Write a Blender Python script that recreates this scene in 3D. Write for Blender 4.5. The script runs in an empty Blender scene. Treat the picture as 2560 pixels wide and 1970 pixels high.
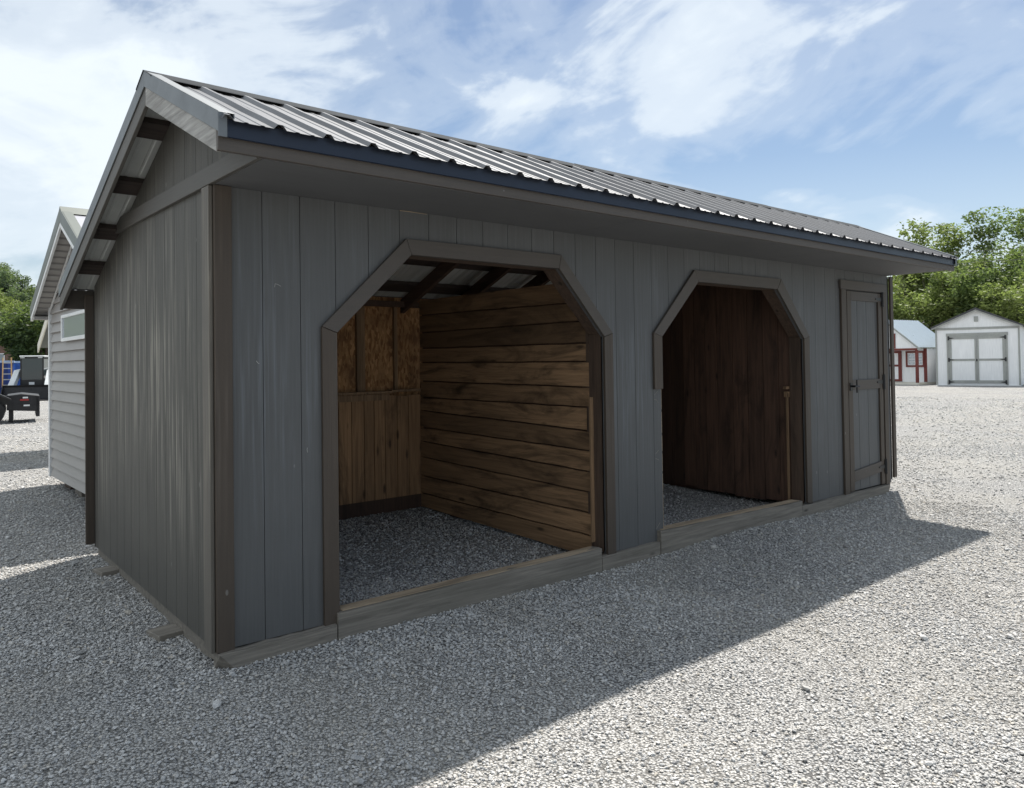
import bpy, math, random
import numpy as np
from mathutils import Vector, Matrix, Euler
random.seed(5); rng = np.random.default_rng(11)
S = bpy.context.scene; COL = S.collection
R = math.radians

# ------------------------------------------------------------------ helpers
class MB:
    """collects simple solids; build() links them as ONE mesh object"""
    def __init__(s): s.v=[]; s.f=[]; s.t=[]
    def add(s, vs, fs, tone=.5):
        o=len(s.v); s.v += [tuple(v) for v in vs]; s.f += [tuple(o+i for i in f) for f in fs]; s.t += [tone]*len(fs); return s
    def hexa(s, p, tone=.5):   # p: bottom 4 (ccw from above), top 4
        return s.add(p, [(3,2,1,0),(4,5,6,7),(0,1,5,4),(1,2,6,5),(2,3,7,6),(3,0,4,7)], tone)
    def box(s, x0,x1,y0,y1,z0,z1, tone=.5):
        return s.hexa([(x0,y0,z0),(x1,y0,z0),(x1,y1,z0),(x0,y1,z0),(x0,y0,z1),(x1,y0,z1),(x1,y1,z1),(x0,y1,z1)], tone)
    def prism(s, pts, ax, a, b, tone=.5):   # 2d polygon extruded along axis ax ('x': pts are (y,z); 'y': (x,z); 'z': (x,y))
        mk = {'x':lambda p,q:(q,p[0],p[1]),'y':lambda p,q:(p[0],q,p[1]),'z':lambda p,q:(p[0],p[1],q)}[ax]
        n=len(pts); vs=[mk(p,a) for p in pts]+[mk(p,b) for p in pts]
        fs=[tuple(range(n))[::-1], tuple(range(n,2*n))]+[(i,(i+1)%n,n+(i+1)%n,n+i) for i in range(n)]
        return s.add(vs, fs, tone)
    def bar(s, a, b, w, h, up=(0,0,1), tone=.5):   # rectangular bar a->b
        a=Vector(a); b=Vector(b); d=(b-a).normalized(); up=Vector(up); r=d.cross(up).normalized(); u=r.cross(d)
        q=[(-1,-1),(1,-1),(1,1),(-1,1)]
        vs=[a+r*(i*w/2)+u*(j*h/2) for i,j in q]+[b+r*(i*w/2)+u*(j*h/2) for i,j in q]
        return s.add(vs, [(0,1,2,3),(7,6,5,4),(0,4,5,1),(1,5,6,2),(2,6,7,3),(3,7,4,0)], tone)
    def tube(s, pts, rad, n=8, tone=.5):
        P=[Vector(p) for p in pts]; rings=[]; o=len(s.v); vs=[]
        for i,p in enumerate(P):
            d=(P[min(i+1,len(P)-1)]-P[max(i-1,0)]).normalized()
            a=d.cross(Vector((0,0,1)) if abs(d.z)<.9 else Vector((1,0,0))).normalized(); b=d.cross(a)
            r=rad[i] if isinstance(rad,(list,tuple)) else rad
            vs += [p+a*(r*math.cos(2*math.pi*k/n))+b*(r*math.sin(2*math.pi*k/n)) for k in range(n)]
        fs=[]
        for i in range(len(P)-1):
            for k in range(n): fs.append((i*n+k,i*n+(k+1)%n,(i+1)*n+(k+1)%n,(i+1)*n+k))
        fs.append(tuple(range(n))[::-1]); fs.append(tuple(range((len(P)-1)*n,len(P)*n)))
        return s.add(vs, fs, tone)
    def build(s, name, mat, parent=None, bevel=0, smooth=False):
        me=bpy.data.meshes.new(name); me.from_pydata(s.v,[],s.f); me.update()
        at=me.attributes.new('tone','FLOAT','FACE'); at.data.foreach_set('value', s.t)
        o=bpy.data.objects.new(name,me); COL.objects.link(o); o.parent=parent
        if mat: me.materials.append(mat)
        if smooth: me.polygons.foreach_set('use_smooth',[True]*len(me.polygons))
        import bmesh
        bm=bmesh.new(); bm.from_mesh(me); bmesh.ops.recalc_face_normals(bm,faces=bm.faces); bm.to_mesh(me); bm.free()
        if bevel:
            m=o.modifiers.new('b','BEVEL'); m.width=bevel; m.segments=1; m.limit_method='ANGLE'; m.angle_limit=R(40)
        return o
def tag(o,label=None,cat=None,group=None,kind=None):
    for k,v in (('label',label),('category',cat),('group',group),('kind',kind)):
        if v: o[k]=v
    return o
def empty(name,loc=(0,0,0),rz=0,label=None,cat=None,group=None):
    o=bpy.data.objects.new(name,None); COL.objects.link(o); o.location=loc; o.rotation_euler=(0,0,rz); o.empty_display_size=.2
    return tag(o,label,cat,group)

# ------------------------------------------------------------------ node materials
class N:
    def __init__(s,name):
        s.m=bpy.data.materials.new(name); s.m.use_nodes=True; s.t=s.m.node_tree; s.n=s.t.nodes; s.b=s.n['Principled BSDF']
        s.tc=s.n.new('ShaderNodeTexCoord')
    def link(s,a,b): s.t.links.new(a,b)
    def map(s,scale,coord='Object',rot=(0,0,0)):
        m=s.n.new('ShaderNodeMapping'); m.inputs['Scale'].default_value=scale; m.inputs['Rotation'].default_value=rot
        s.link(s.tc.outputs[coord],m.inputs[0]); return m.outputs[0]
    def noise(s,vec,scale=1,detail=4,rough=.55,dist=0):
        n=s.n.new('ShaderNodeTexNoise'); n.inputs['Scale'].default_value=scale; n.inputs['Detail'].default_value=detail
        n.inputs['Roughness'].default_value=rough; n.inputs['Distortion'].default_value=dist
        if vec is not None: s.link(vec,n.inputs['Vector'])
        return n.outputs['Fac']
    def vor(s,vec,scale,out='Distance',feature='F1',rand=1):
        n=s.n.new('ShaderNodeTexVoronoi'); n.feature=feature; n.inputs['Scale'].default_value=scale; n.inputs['Randomness'].default_value=rand
        s.link(vec,n.inputs['Vector']); return n.outputs[out]
    def ramp(s,fac,stops,interp='LINEAR'):
        n=s.n.new('ShaderNodeValToRGB'); cr=n.color_ramp; cr.interpolation=interp
        while len(cr.elements)<len(stops): cr.elements.new(.5)
        for e,(p,c) in zip(cr.elements,stops):
            e.position=p; e.color=(c,c,c,1) if isinstance(c,(int,float)) else (*c,1)
        s.link(fac,n.inputs[0]); return n.outputs[0]
    def mix(s,fac,a,b,mode='MIX'):
        n=s.n.new('ShaderNodeMix'); n.data_type='RGBA'; n.blend_type=mode; n.clamp_factor=True
        for i,v in ((0,fac),(6,a),(7,b)):
            if hasattr(v,'is_linked') : s.link(v,n.inputs[i])
            elif i==0: n.inputs[0].default_value=v
            else: n.inputs[i].default_value=(*v,1) if not isinstance(v,(int,float)) else (v,v,v,1)
        return n.outputs[2]
    def math(s,op,a,b=0,c=None):
        n=s.n.new('ShaderNodeMath'); n.operation=op
        for i,v in enumerate((a,b,c)):
            if v is None: continue
            if hasattr(v,'is_linked'): s.link(v,n.inputs[i])
            else: n.inputs[i].default_value=v
        return n.outputs[0]
    def attr(s,name='tone'):
        n=s.n.new('ShaderNodeAttribute'); n.attribute_name=name; return n.outputs['Fac']
    def bump(s,h,strength=.3,dist=.01):
        n=s.n.new('ShaderNodeBump'); n.inputs['Strength'].default_value=strength; n.inputs['Distance'].default_value=dist
        s.link(h,n.inputs['Height']); s.link(n.outputs[0],s.b.inputs['Normal']); return n
    def fin(s,col=None,rough=None,metal=None,spec=None):
        for k,v in (('Base Color',col),('Roughness',rough),('Metallic',metal),('Specular IOR Level',spec)):
            if v is None: continue
            if hasattr(v,'is_linked'): s.link(v,s.b.inputs[k])
            elif k=='Base Color': s.b.inputs[k].default_value=(*v,1)
            else: s.b.inputs[k].default_value=v
        return s.m

def c3(c,k): return tuple(min(1,x*k) for x in c)
def siding_mat(name,col,worn_sheen=0.0,axis=2,rough=.6,worn_sheen_col=(.34,.33,.29),bs=.35):
    """painted wood-grain sheet siding; grain runs along axis"""
    n=N(name)
    sc=[70,70,70]; sc[axis]=2.2; sc2=[34,34,34]; sc2[axis]=1.1
    g=n.noise(n.map(sc),1,5,.6); w=n.noise(n.map(sc2),1,4,.6,.6); big=n.noise(n.map((1,1,1)),1.3,4,.6)
    c=n.mix(n.ramp(g,[(.3,0),(.7,1)]), c3(col,.82), c3(col,1.15))
    c=n.mix(n.ramp(big,[(.35,0),(.7,.45)]), c, c3(col,1.35))
    tt=n.attr(); c=n.mix(n.math('MULTIPLY',tt,.30), c, c3(col,.6))
    if worn_sheen:
        zz=n.n.new('ShaderNodeSeparateXYZ'); n.link(n.tc.outputs['Object'],zz.inputs[0])
        band=n.ramp(n.math('DIVIDE',zz.outputs[2],2.6),[(.12,0),(.42,1),(.62,1),(.95,.25)])
        m=n.math('MULTIPLY',n.ramp(w,[(.47,0),(.66,1)]),n.math('MULTIPLY',band,worn_sheen))
        m=n.math('MULTIPLY',m,n.ramp(g,[(.35,.25),(.62,1)])); m=n.math('MULTIPLY',m,n.ramp(n.noise(n.map((2.2,2.2,.9)),1,4,.6),[(.36,.1),(.58,1)]))
        c=n.mix(m,c,worn_sheen_col)
    fine=n.noise(n.map((1,1,1)),160,3)
    fl=n.vor(n.map([9,9,9] if axis!=2 else (6,6,3)),1)
    fleck=n.ramp(fl,[(.035,1),(.05,0)])
    c=n.mix(n.math('MULTIPLY',fleck,.25),c,(.4,.4,.38))
    n.bump(n.math('ADD',g,n.math('MULTIPLY',fine,.5)),bs,.004)
    r=n.math('MULTIPLY_ADD',g,.25,rough-.12)
    return n.fin(c,r)
def board_mat(name,col,axis=0,rough=.75,var=.5,stain=.6,bs=.6,staincol=None):
    """bare sawn boards; per-board tone from the mesh"""
    n=N(name); sc=[38,38,38]; sc[axis]=1.8; sc2=[5,5,5]; sc2[axis]=1.1
    g=n.noise(n.map(sc),1,7,.65,.5); st=n.noise(n.map(sc2),1,6,.65,1.2); tt=n.attr()
    c=n.mix(n.ramp(g,[(.3,0),(.72,1)]), c3(col,.5), c3(col,1.3))
    c=n.mix(n.math('MULTIPLY',tt,var), c, c3(col,.28))
    c=n.mix(n.math('MULTIPLY',n.ramp(st,[(.5,0),(.7,1)]),stain), c, staincol or c3(col,.15))
    kn=n.vor(n.map([7 if i!=axis else 2.2 for i in range(3)]),1)
    c=n.mix(n.ramp(kn,[(.06,.85),(.13,0)]),c,c3(col,.12))
    n.bump(g,bs,.006)
    return n.fin(c,rough)
def metal_mat(name,col,rough=.35,metal=.7,dirt=.3,sc=3.,spec=.5):
    n=N(name); d=n.noise(n.map((1,1,1)),sc,6,.6); d2=n.noise(n.map((1,1,1)),sc*14,3)
    c=n.mix(n.math('MULTIPLY',n.ramp(d,[(.4,0),(.75,1)]),dirt), col, c3(col,.55))
    r=n.math('MULTIPLY_ADD',d,.22,rough-.1)
    n.bump(d2,.04,.003)
    return n.fin(c,r,metal,spec)
def plain(name,col,rough=.6,metal=0,var=.25,sc=4):
    n=N(name); d=n.noise(n.map((1,1,1)),sc,5,.6)
    c=n.mix(n.ramp(d,[(.3,0),(.7,1)]), c3(col,1-var), c3(col,1+var))
    n.bump(n.noise(n.map((1,1,1)),sc*20,3),.12,.003)
    return n.fin(c,rough,metal)

GREY=(.092,.094,.095); BRN=(.062,.047,.035)
M={}
M['siding']=siding_mat('grey_siding_paint',GREY,worn_sheen=.45,worn_sheen_col=(.19,.21,.23))  # bluish paint sheen put into the colour as pale streaks
M['siding_gable']=siding_mat('grey_siding_weathered',(.072,.069,.060),worn_sheen=1.25,worn_sheen_col=(.30,.28,.235),bs=.9)  # front wall's paint, its browner shade put into the base; streaks are wear
M['soffit']=siding_mat('soffit_paint',(.105,.107,.11),axis=0,rough=.75,bs=.2)
M['trim_v']=siding_mat('brown_trim_vertical',BRN,worn_sheen=.3,worn_sheen_col=(.2,.17,.14),bs=.5)
M['trim_h']=siding_mat('brown_trim_horizontal',(.076,.065,.056),axis=0,bs=.5)
M['trim_y']=siding_mat('brown_trim_crosswise',(.088,.083,.074),axis=1,bs=.5)
M['trim_worn']=siding_mat('worn_corner_trim',(.115,.104,.088),worn_sheen=1.2,worn_sheen_col=(.30,.27,.22),bs=.8)
M['rake_board']=board_mat('weathered_rake_board',(.40,.39,.37),axis=1,var=.2,stain=.45,bs=1.,staincol=(.12,.11,.10))
M['skid']=board_mat('weathered_skid_timber',(.235,.212,.18),axis=0,var=.35,stain=.35,staincol=(.12,.115,.09))
M['skid_top']=board_mat('raw_skid_timber',(.46,.36,.25),axis=0,var=.3,stain=.4)
M['plank']=board_mat('rough_oak_planks',(.37,.225,.12),axis=1,var=.95,stain=1.0)
M['vboard']=board_mat('rough_boards_upright',(.40,.23,.115),axis=2,var=.7,stain=.8)
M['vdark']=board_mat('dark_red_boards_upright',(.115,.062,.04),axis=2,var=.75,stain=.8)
M['stud']=board_mat('pine_stud',(.27,.17,.095),axis=2,var=.3,stain=.3)
M['purlin']=board_mat('dark_purlin',(.055,.040,.034),axis=0,var=.2,stain=.3)
M['rafter']=board_mat('brown_rafter',(.105,.064,.045),axis=1,var=.3,stain=.4)
M['post']=board_mat('dark_jamb_post',(.10,.065,.045),axis=2,var=.3,stain=.4)
M['metal']=metal_mat('roof_metal',(.13,.135,.145),.45,.2,.35,2.,.22)
M['metal_under']=metal_mat('galvanised_underside',(.66,.68,.66),.5,.35,.4,3.)
M['metal_trim']=metal_mat('grey_trim_metal',(.17,.185,.195),.5,.35,.35,5.)
M['drip']=metal_mat('dark_blue_drip_edge',(.026,.035,.055),.38,.35,.2,3.)  # blue of the reflected sky put into the base colour
M['black']=plain('black_hardware',(.012,.012,.013),.45)
M['void']=plain('dark_gap',(.012,.012,.012),.9)  # flat near-black placed in gaps to stand in for their shade
def osb():
    n=N('osb_sheet'); v=n.n.new('ShaderNodeTexVoronoi'); v.inputs['Scale'].default_value=1
    n.link(n.map((60,60,22),rot=(0,R(25),0)),v.inputs['Vector'])
    sp=n.n.new('ShaderNodeSeparateColor'); n.link(v.outputs['Color'],sp.inputs[0])
    c=n.mix(sp.outputs[0],(.20,.09,.03),(.52,.29,.13)); w=n.noise(n.map((1,1,1)),5,5)
    c=n.mix(n.ramp(w,[(.45,0),(.75,.8)]),c,(.08,.035,.015)); n.bump(sp.outputs[1],.4,.004)
    return n.fin(c,.8)
M['osb']=osb()

# ------------------------------------------------------------------ terrain height
CX,CY,CZ=-1.328,-3.803,1.465
def smooth(t): t=np.clip(t,0,1); return t*t*(3-2*t)
WAV=[(rng.uniform(0,6.28),rng.uniform(1.5,6),rng.uniform(0,6)) for _ in range(12)]
PAT=[(rng.uniform(0,6.28),rng.uniform(.7,3.2),rng.uniform(0,6)) for _ in range(7)]
def hgt(x,y):
    x=np.asarray(x,float); y=np.asarray(y,float)
    az=np.degrees(np.arctan2(x-CX,y-CY)); az=np.where(az<-150,180,az)
    wr=smooth((az-30)/28.)                      # 0 towards the far left, 1 towards the right
    dd=np.hypot(x-CX,y-CY); base=.045*np.clip(y,-12,5.2)*(1-.3*smooth((dd-14)/22.))
    left=.045*np.clip(y,-12,5.2)*(1-smooth((y-5.2)/15))
    z=np.where(y>0, left*(1-wr)+base*wr, base)
    z=z+.006*np.sin(x*1.3+.4*y)*np.cos(y*1.1-.3*x)
    near=np.exp(-((x-3)**2+(y+1)**2)/60)
    for a,f,p in WAV: z=z+near*.0028*np.sin(f*(x*math.cos(a)+y*math.sin(a))+p)
    return z
def H(x,y): return float(hgt(x,y))

def grid_lines(lo,hi,segs):
    out=[]
    for a,b,st in segs: out+=list(np.arange(a,b,st))
    out.append(hi); return np.array(sorted(set(np.round([lo]+out,4))))
gx=grid_lines(-600,700,[(-600,-100,50),(-100,-20,8),(-20,-6,1),(-6,12,.12),(12,34,.8),(34,80,4),(80,700,50)])
gy=grid_lines(-300,700,[(-300,-60,40),(-60,-10,5),(-10,-6,.8),(-6,10,.12),(10,40,.9),(40,90,5),(90,700,50)])
X,Y=np.meshgrid(gx,gy); Z=hgt(X,Y)
def sheet(name,X,Y,Z,mat,kind='structure',smooth_=True):
    ny,nx=X.shape; v=np.stack([X.ravel(),Y.ravel(),Z.ravel()],1)
    i=np.arange(ny*nx).reshape(ny,nx); f=np.stack([i[:-1,:-1].ravel(),i[:-1,1:].ravel(),i[1:,1:].ravel(),i[1:,:-1].ravel()],1)
    me=bpy.data.meshes.new(name); me.vertices.add(len(v)); me.vertices.foreach_set('co',v.ravel())
    me.loops.add(f.size); me.loops.foreach_set('vertex_index',f.ravel()); me.polygons.add(len(f))
    me.polygons.foreach_set('loop_start',np.arange(0,f.size,4)); me.polygons.foreach_set('loop_total',np.full(len(f),4))
    me.update(calc_edges=True); me.materials.append(mat)
    me.polygons.foreach_set('use_smooth',[smooth_]*len(f))
    o=bpy.data.objects.new(name,me); COL.objects.link(o); o['kind']=kind; return o
def gravel_ground():
    n=N('crushed_limestone_ground'); v=n.map((1,1,1))
    dn=n.noise(v,18,3)
    c1=n.n.new('ShaderNodeTexVoronoi'); c1.inputs['Scale'].default_value=80; n.link(v,c1.inputs['Vector'])
    c2=n.n.new('ShaderNodeTexVoronoi'); c2.inputs['Scale'].default_value=105; n.link(v,c2.inputs['Vector'])
    s1=n.n.new('ShaderNodeSeparateColor'); n.link(c1.outputs['Color'],s1.inputs[0])
    col=n.mix(n.ramp(s1.outputs[0],[(.0,0),(1,1)]),(.34,.34,.335),(.68,.67,.65))
    gap=n.ramp(c1.outputs['Distance'],[(.38,0),(.70,1)])
    col=n.mix(n.math('MULTIPLY',gap,.85),col,(.05,.05,.05))
    big=n.noise(v,.55,5,.6,.4); med=n.noise(v,3.2,5,.65)
    col=n.mix(n.ramp(big,[(.42,0),(.66,.30)]),col,(.50,.47,.41))
    col=n.mix(n.ramp(med,[(.50,0),(.72,.32)]),col,(.16,.155,.145))
    hh=n.math('SUBTRACT',1,c1.outputs['Distance']); hh=n.math('ADD',hh,n.math('MULTIPLY',c2.outputs['Distance'],-.4))
    hh=n.math('ADD',hh,n.math('MULTIPLY',s1.outputs[1],.7))
    n.bump(hh,.9,.018)
    return n.fin(col,.85,None,.25)
M['ground']=gravel_ground()
sheet('ground',X,Y,Z,M['ground'])

# ------------------------------------------------------------------ gravel stones (stuff)
def stone_mat():
    n=N('limestone_chips'); oi=n.n.new('ShaderNodeObjectInfo'); r=oi.outputs['Random']
    c=n.ramp(r,[(0,(.30,.30,.305)),(.2,(.50,.50,.495)),(.55,(.66,.655,.64)),(.85,(.76,.75,.73)),(.94,(.60,.55,.47)),(1,(.84,.83,.81))])
    gp=n.n.new('ShaderNodeNewGeometry').outputs['Position']; du=n.noise(gp,.9,6,.65,.5); d2=n.noise(gp,.35,4,.6)
    c=n.mix(n.ramp(du,[(.50,0),(.68,.38)]),c,(.36,.32,.255)); c=n.mix(n.ramp(d2,[(.50,0),(.70,.22)]),c,(.30,.295,.29))
    ns=n.noise(n.map((1,1,1)),1.2,5,.65)
    c=n.mix(n.ramp(ns,[(.35,0),(.7,.5)]),c,(.20,.195,.19)); n.bump(ns,.4,.3)
    return n.fin(c,.82,None,.3)
M['stone']=stone_mat()
def gravel():
    import bmesh
    src=bpy.data.collections.new('stone_shapes')
    for k in range(8):
        bm=bmesh.new(); bmesh.ops.create_icosphere(bm,subdivisions=1 if k%2 else 2,radius=.5)
        for v in bm.verts:
            d=Vector(v.co); a=1+.0
            v.co=d*(1+random.uniform(-.17,.17)*(1 if k%2 else .6)); v.co.x*=[1.25,1,1.5,1.1,.9,1.35,1.2,1][k]; v.co.z*=[.5,.62,.42,.55,.66,.4,.5,.58][k]
        for _ in range(3):                                  # a few broken flat faces
            nrm=Vector((random.gauss(0,1),random.gauss(0,1),random.gauss(0,.6))).normalized(); lim=random.uniform(.25,.36)
            for v in bm.verts:
                e=v.co.dot(nrm)-lim
                if e>0: v.co-=nrm*e
        me=bpy.data.meshes.new('stone'); bm.to_mesh(me); bm.free(); me.materials.append(M['stone'])
        src.objects.link(bpy.data.objects.new('stone',me))
    pts=[]; scl=[]
    def scatter(n,x0,x1,y0,y1,r0,r1,smin,smax,zl):
        P=np.stack([rng.uniform(x0,x1,n),rng.uniform(y0,y1,n)],1); dx=P[:,0]-CX; dy=P[:,1]-CY
        d=np.hypot(dx,dy); az=np.degrees(np.arctan2(dx,dy))
        k=(d>r0)&(d<r1)&(az>-6)&(az<86); P=P[k]
        pn=sum(np.sin(f*(P[:,0]*math.cos(a)+P[:,1]*math.sin(a))+p) for a,f,p in PAT)/2.4
        P=P[rng.uniform(0,1,len(P))>np.clip(.12+.55*pn,0,.72)]
        z=hgt(P[:,0],P[:,1]); s=smin+(smax-smin)*rng.power(.55,len(P))
        pts.append(np.column_stack([P,z+zl*s])); scl.append(s)
    scatter(370000,-3,5.5,-4,3,1.6,5.2,.006,.020,.22)
    scatter(260000,-3,9,-4,8,5.2,9,.011,.023,.2)
    scatter(110000,-2,16,-4,12,9,15,.018,.032,.15)
    scatter(90000,-2,30,-6,28,15,27,.026,.046,.12)
    scatter(900,-3,12,-4,9,1.8,13,.026,.048,.25)
    P=np.vstack(pts); s=np.concatenate(scl)
    me=bpy.data.meshes.new('gravel'); me.vertices.add(len(P)); me.vertices.foreach_set('co',P.ravel())
    a=me.attributes.new('sz','FLOAT','POINT'); a.data.foreach_set('value',s)
    a=me.attributes.new('rot','FLOAT_VECTOR','POINT')
    rr=np.column_stack([rng.normal(0,.26,len(P)),rng.normal(0,.26,len(P)),rng.uniform(0,6.28,len(P))]); a.data.foreach_set('vector',rr.ravel())
    o=bpy.data.objects.new('gravel',me); COL.objects.link(o)
    tag(o,kind='stuff',label='loose pale grey crushed limestone chips covering the yard',cat='gravel')
    ng=bpy.data.node_groups.new('scatter_stones','GeometryNodeTree')
    ng.interface.new_socket('Geometry',in_out='INPUT',socket_type='NodeSocketGeometry'); ng.interface.new_socket('Geometry',in_out='OUTPUT',socket_type='NodeSocketGeometry')
    nn=ng.nodes; gi=nn.new('NodeGroupInput'); go=nn.new('NodeGroupOutput'); ip=nn.new('GeometryNodeInstanceOnPoints'); ci=nn.new('GeometryNodeCollectionInfo')
    ci.inputs['Collection'].default_value=src; ci.inputs['Separate Children'].default_value=True; ci.inputs['Reset Children'].default_value=True
    ip.inputs['Pick Instance'].default_value=True
    sa=nn.new('GeometryNodeInputNamedAttribute'); sa.data_type='FLOAT'; sa.inputs['Name'].default_value='sz'
    ra=nn.new('GeometryNodeInputNamedAttribute'); ra.data_type='FLOAT_VECTOR'; ra.inputs['Name'].default_value='rot'
    L=ng.links.new; L(gi.outputs[0],ip.inputs['Points']); L(ci.outputs[0],ip.inputs['Instance'])
    L(sa.outputs[0],ip.inputs['Scale']); er=nn.new('FunctionNodeEulerToRotation'); L(ra.outputs[0],er.inputs[0]); L(er.outputs[0],ip.inputs['Rotation'])
    L(ip.outputs[0],go.inputs[0]); md=o.modifiers.new('scatter','NODES'); md.node_group=ng
gravel()

# ------------------------------------------------------------------ the run-in shed
shed=empty('run_in_shed',(0,0,0),0,'long grey wooden horse shed with two clipped-corner openings and a dark metal roof','shed')
LN,DP=7.29,2.44; SOF=2.345; G=.195; OV=.629
RY,RZ=.40,2.955
def zb(y): return RZ-.42*(y-RY)      # back slope (sheet level)
def zf(y): return RZ-.455*(RY-y)     # front slope
OPS=[(.645,2.74,1.123,2.304,2.09,1.633),(3.385,5.487,3.856,5.036,2.087,1.64)]
def op_top(x):
    for a,b,c,d,zt,zs in OPS:
        if a<=x<=b:
            if x<c: return zs+(zt-zs)*(x-a)/(c-a)
            if x>d: return zs+(zt-zs)*(b-x)/(b-d)
            return zt
    return None
def strips(edges,groove,g0,sp,n,gw=.007):
    e=set(edges)
    gs=[g0+sp*k for k in range(n)]
    return gs
# front siding: boards with real grooves between them
m=MB(); gw=.0018
grooves=[.04+.2032*k for k in range(1,36)]
brk=sorted(set([0.0,LN]+[v for o in OPS for v in o[:4]]+[6.33,7.12]+[g-gw for g in grooves]+[g+gw for g in grooves]))
brk=[b for b in brk if 0<=b<=LN]
tones={}
for a,b in zip(brk[:-1],brk[1:]):
    if b-a<1e-5: continue
    mid=(a+b)/2
    isg=any(abs(mid-g)<gw*.9 for g in grooves)
    y0=-.0 if isg else -.012
    ta=op_top(mid)
    bi=sum(g<mid for g in grooves); tone=tones.setdefault(bi,random.uniform(.2,.8))
    if 6.33<mid<7.12: m.box(a,b,y0,.006,2.145,SOF,tone); continue
    if ta is None: m.box(a,b,y0,.006,.09,SOF,tone)
    else:
        za=op_top(a+1e-6); zb_=op_top(b-1e-6)
        m.hexa([(a,y0,za),(b,y0,zb_),(b,.006,zb_),(a,.006,za),(a,y0,SOF),(b,y0,SOF),(b,.006,SOF),(a,.006,SOF)],tone)
# bare siding edge of the second opening, where the trim is gone
m.box(3.3468,3.385,-.012,.006,.09,1.24,.4) if False else None
fw=m.build('front_wall',M['siding'],shed)
# lining behind the siding
m=MB()
for a,b in ((.0,.63),(2.76,3.39),(5.50,6.30)):
    m.box(a+.012,b-.012,.0085,.085,.09,SOF-.01)
for k,(a,b,c,d,zt,zs) in enumerate(OPS):
    for y0,y1 in ((.0085,.085),):
        m.prism([(a-.02,zs),(c,zt+.012),(c,SOF-.02),(a-.02,SOF-.02)],'y',y0,y1); m.prism([(d,zt+.012),(b+.02,zs),(b+.02,SOF-.02),(d,SOF-.02)],'y',y0,y1); m.box(c+.001,d-.001,y0,y1,zt+.012,SOF-.02)
m.build('wall_framing',M['post'],shed)
# reveal of the openings (dark jambs)
for a,b,c,d,zt,zs in OPS:
    j=MB()
    j.box(b,b+.04,-.008,.13,.10,zs+.02); j.box(a-.04,a,-.008,.10,.10,zs+.02)
    j.prism([(b,zs+.02),(b+.04,zs+.03),(d+.03,zt+.04),(d,zt)],'y',-.008,.13)
    j.prism([(a,zs+.02),(a-.04,zs+.03),(c-.03,zt+.04),(c,zt)][::-1],'y',-.008,.13)
    j.box(c+.002,d-.002,-.008,.13,zt,zt+.038)
    j.build('opening_jamb',M['post'],shed,.003)
# opening trim
def strip(pts_in,pts_out,y0,y1,mb,tone=.5):
    for i in range(len(pts_in)-1):
        mb.prism([pts_in[i],pts_in[i+1],pts_out[i+1],pts_out[i]],'y',y0,y1,tone+random.uniform(-.2,.2))
for i,(ins,out) in enumerate([
   ([(.645,.085),(.645,1.633),(1.123,2.09),(2.304,2.09),(2.74,1.633),(2.74,.085)],[(.558,.085),(.558,1.665),(1.09,2.18),(2.325,2.184),(2.828,1.66),(2.828,.085)]),
   ([(3.385,1.24),(3.385,1.64),(3.856,2.087),(5.036,2.087),(5.487,1.64),(5.487,.10)],[(3.288,1.24),(3.288,1.667),(3.81,2.18),(5.103,2.182),(5.58,1.667),(5.575,.085)])]):
    for k in range(5):
        p=[ins[k],ins[k+1],out[k+1],out[k]]
        # tiny mitre gap
        mb=MB(); cx=sum(q[0] for q in p)/4; cz=sum(q[1] for q in p)/4
        p=[(q[0]+(cx-q[0])*.0022,q[1]+(cz-q[1])*.0022) for q in p]
        mb.prism(p,'y',-.034-.001*(k%2),-.0135,random.uniform(.2,.7))
        mb.build('opening_trim',M['trim_v'] if k in (0,4) else M['trim_h'],shed,.002)
# scuffs, chips and bare edges
def stroke(mb,pts,w=.003,y=-.0135):
    for (x0,z0_),(x1,z1_) in zip(pts[:-1],pts[1:]): mb.bar((x0,y,z0_),(x1,y,z1_),.002,w,up=(.01,0,1) if abs(z1_-z0_)<abs(x1-x0) else (1,0,.01))
scm=plain('pale_scuff',(.36,.36,.34),.8); spm=plain('split_wood',(.24,.23,.2),.8)
for P_ in ([(.306,1.862),(.309,1.880),(.325,1.876),(.340,1.868)],[(.207,1.487),(.214,1.478),(.222,1.472)],[(.477,1.030),(.475,1.020),(.478,1.005)]):
    mb=MB(); stroke(mb,P_,.0022); mb.build('paint_scuff',scm,shed)
mb=MB(); stroke(mb,[(1.06,2.342),(1.13,2.343),(1.245,2.341)],.004); mb.build('bare_wood_edge',M['skid_top'],shed)
for P_ in ([(3.300,1.195),(3.325,1.212),(3.343,1.225)],[(3.298,1.165),(3.33,1.155),(3.343,1.135)],[(3.305,.748),(3.342,.775)],[(3.303,.715),(3.342,.700)],[(3.300,.185),(3.343,.225)]):
    mb=MB(); stroke(mb,P_,.0025); mb.build('split_edge_mark',spm,shed)
mb=MB(); R9=random.Random(4); z=.10
while z<1.235:
    l=R9.uniform(.03,.10); mb.box(3.3852-.002,3.3868,-.0125,.004,z,min(z+l,1.236),R9.random()); z+=l+R9.choice([0,0,.02])
mb.build('bare_siding_edge',M['skid_top'],shed)
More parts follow.
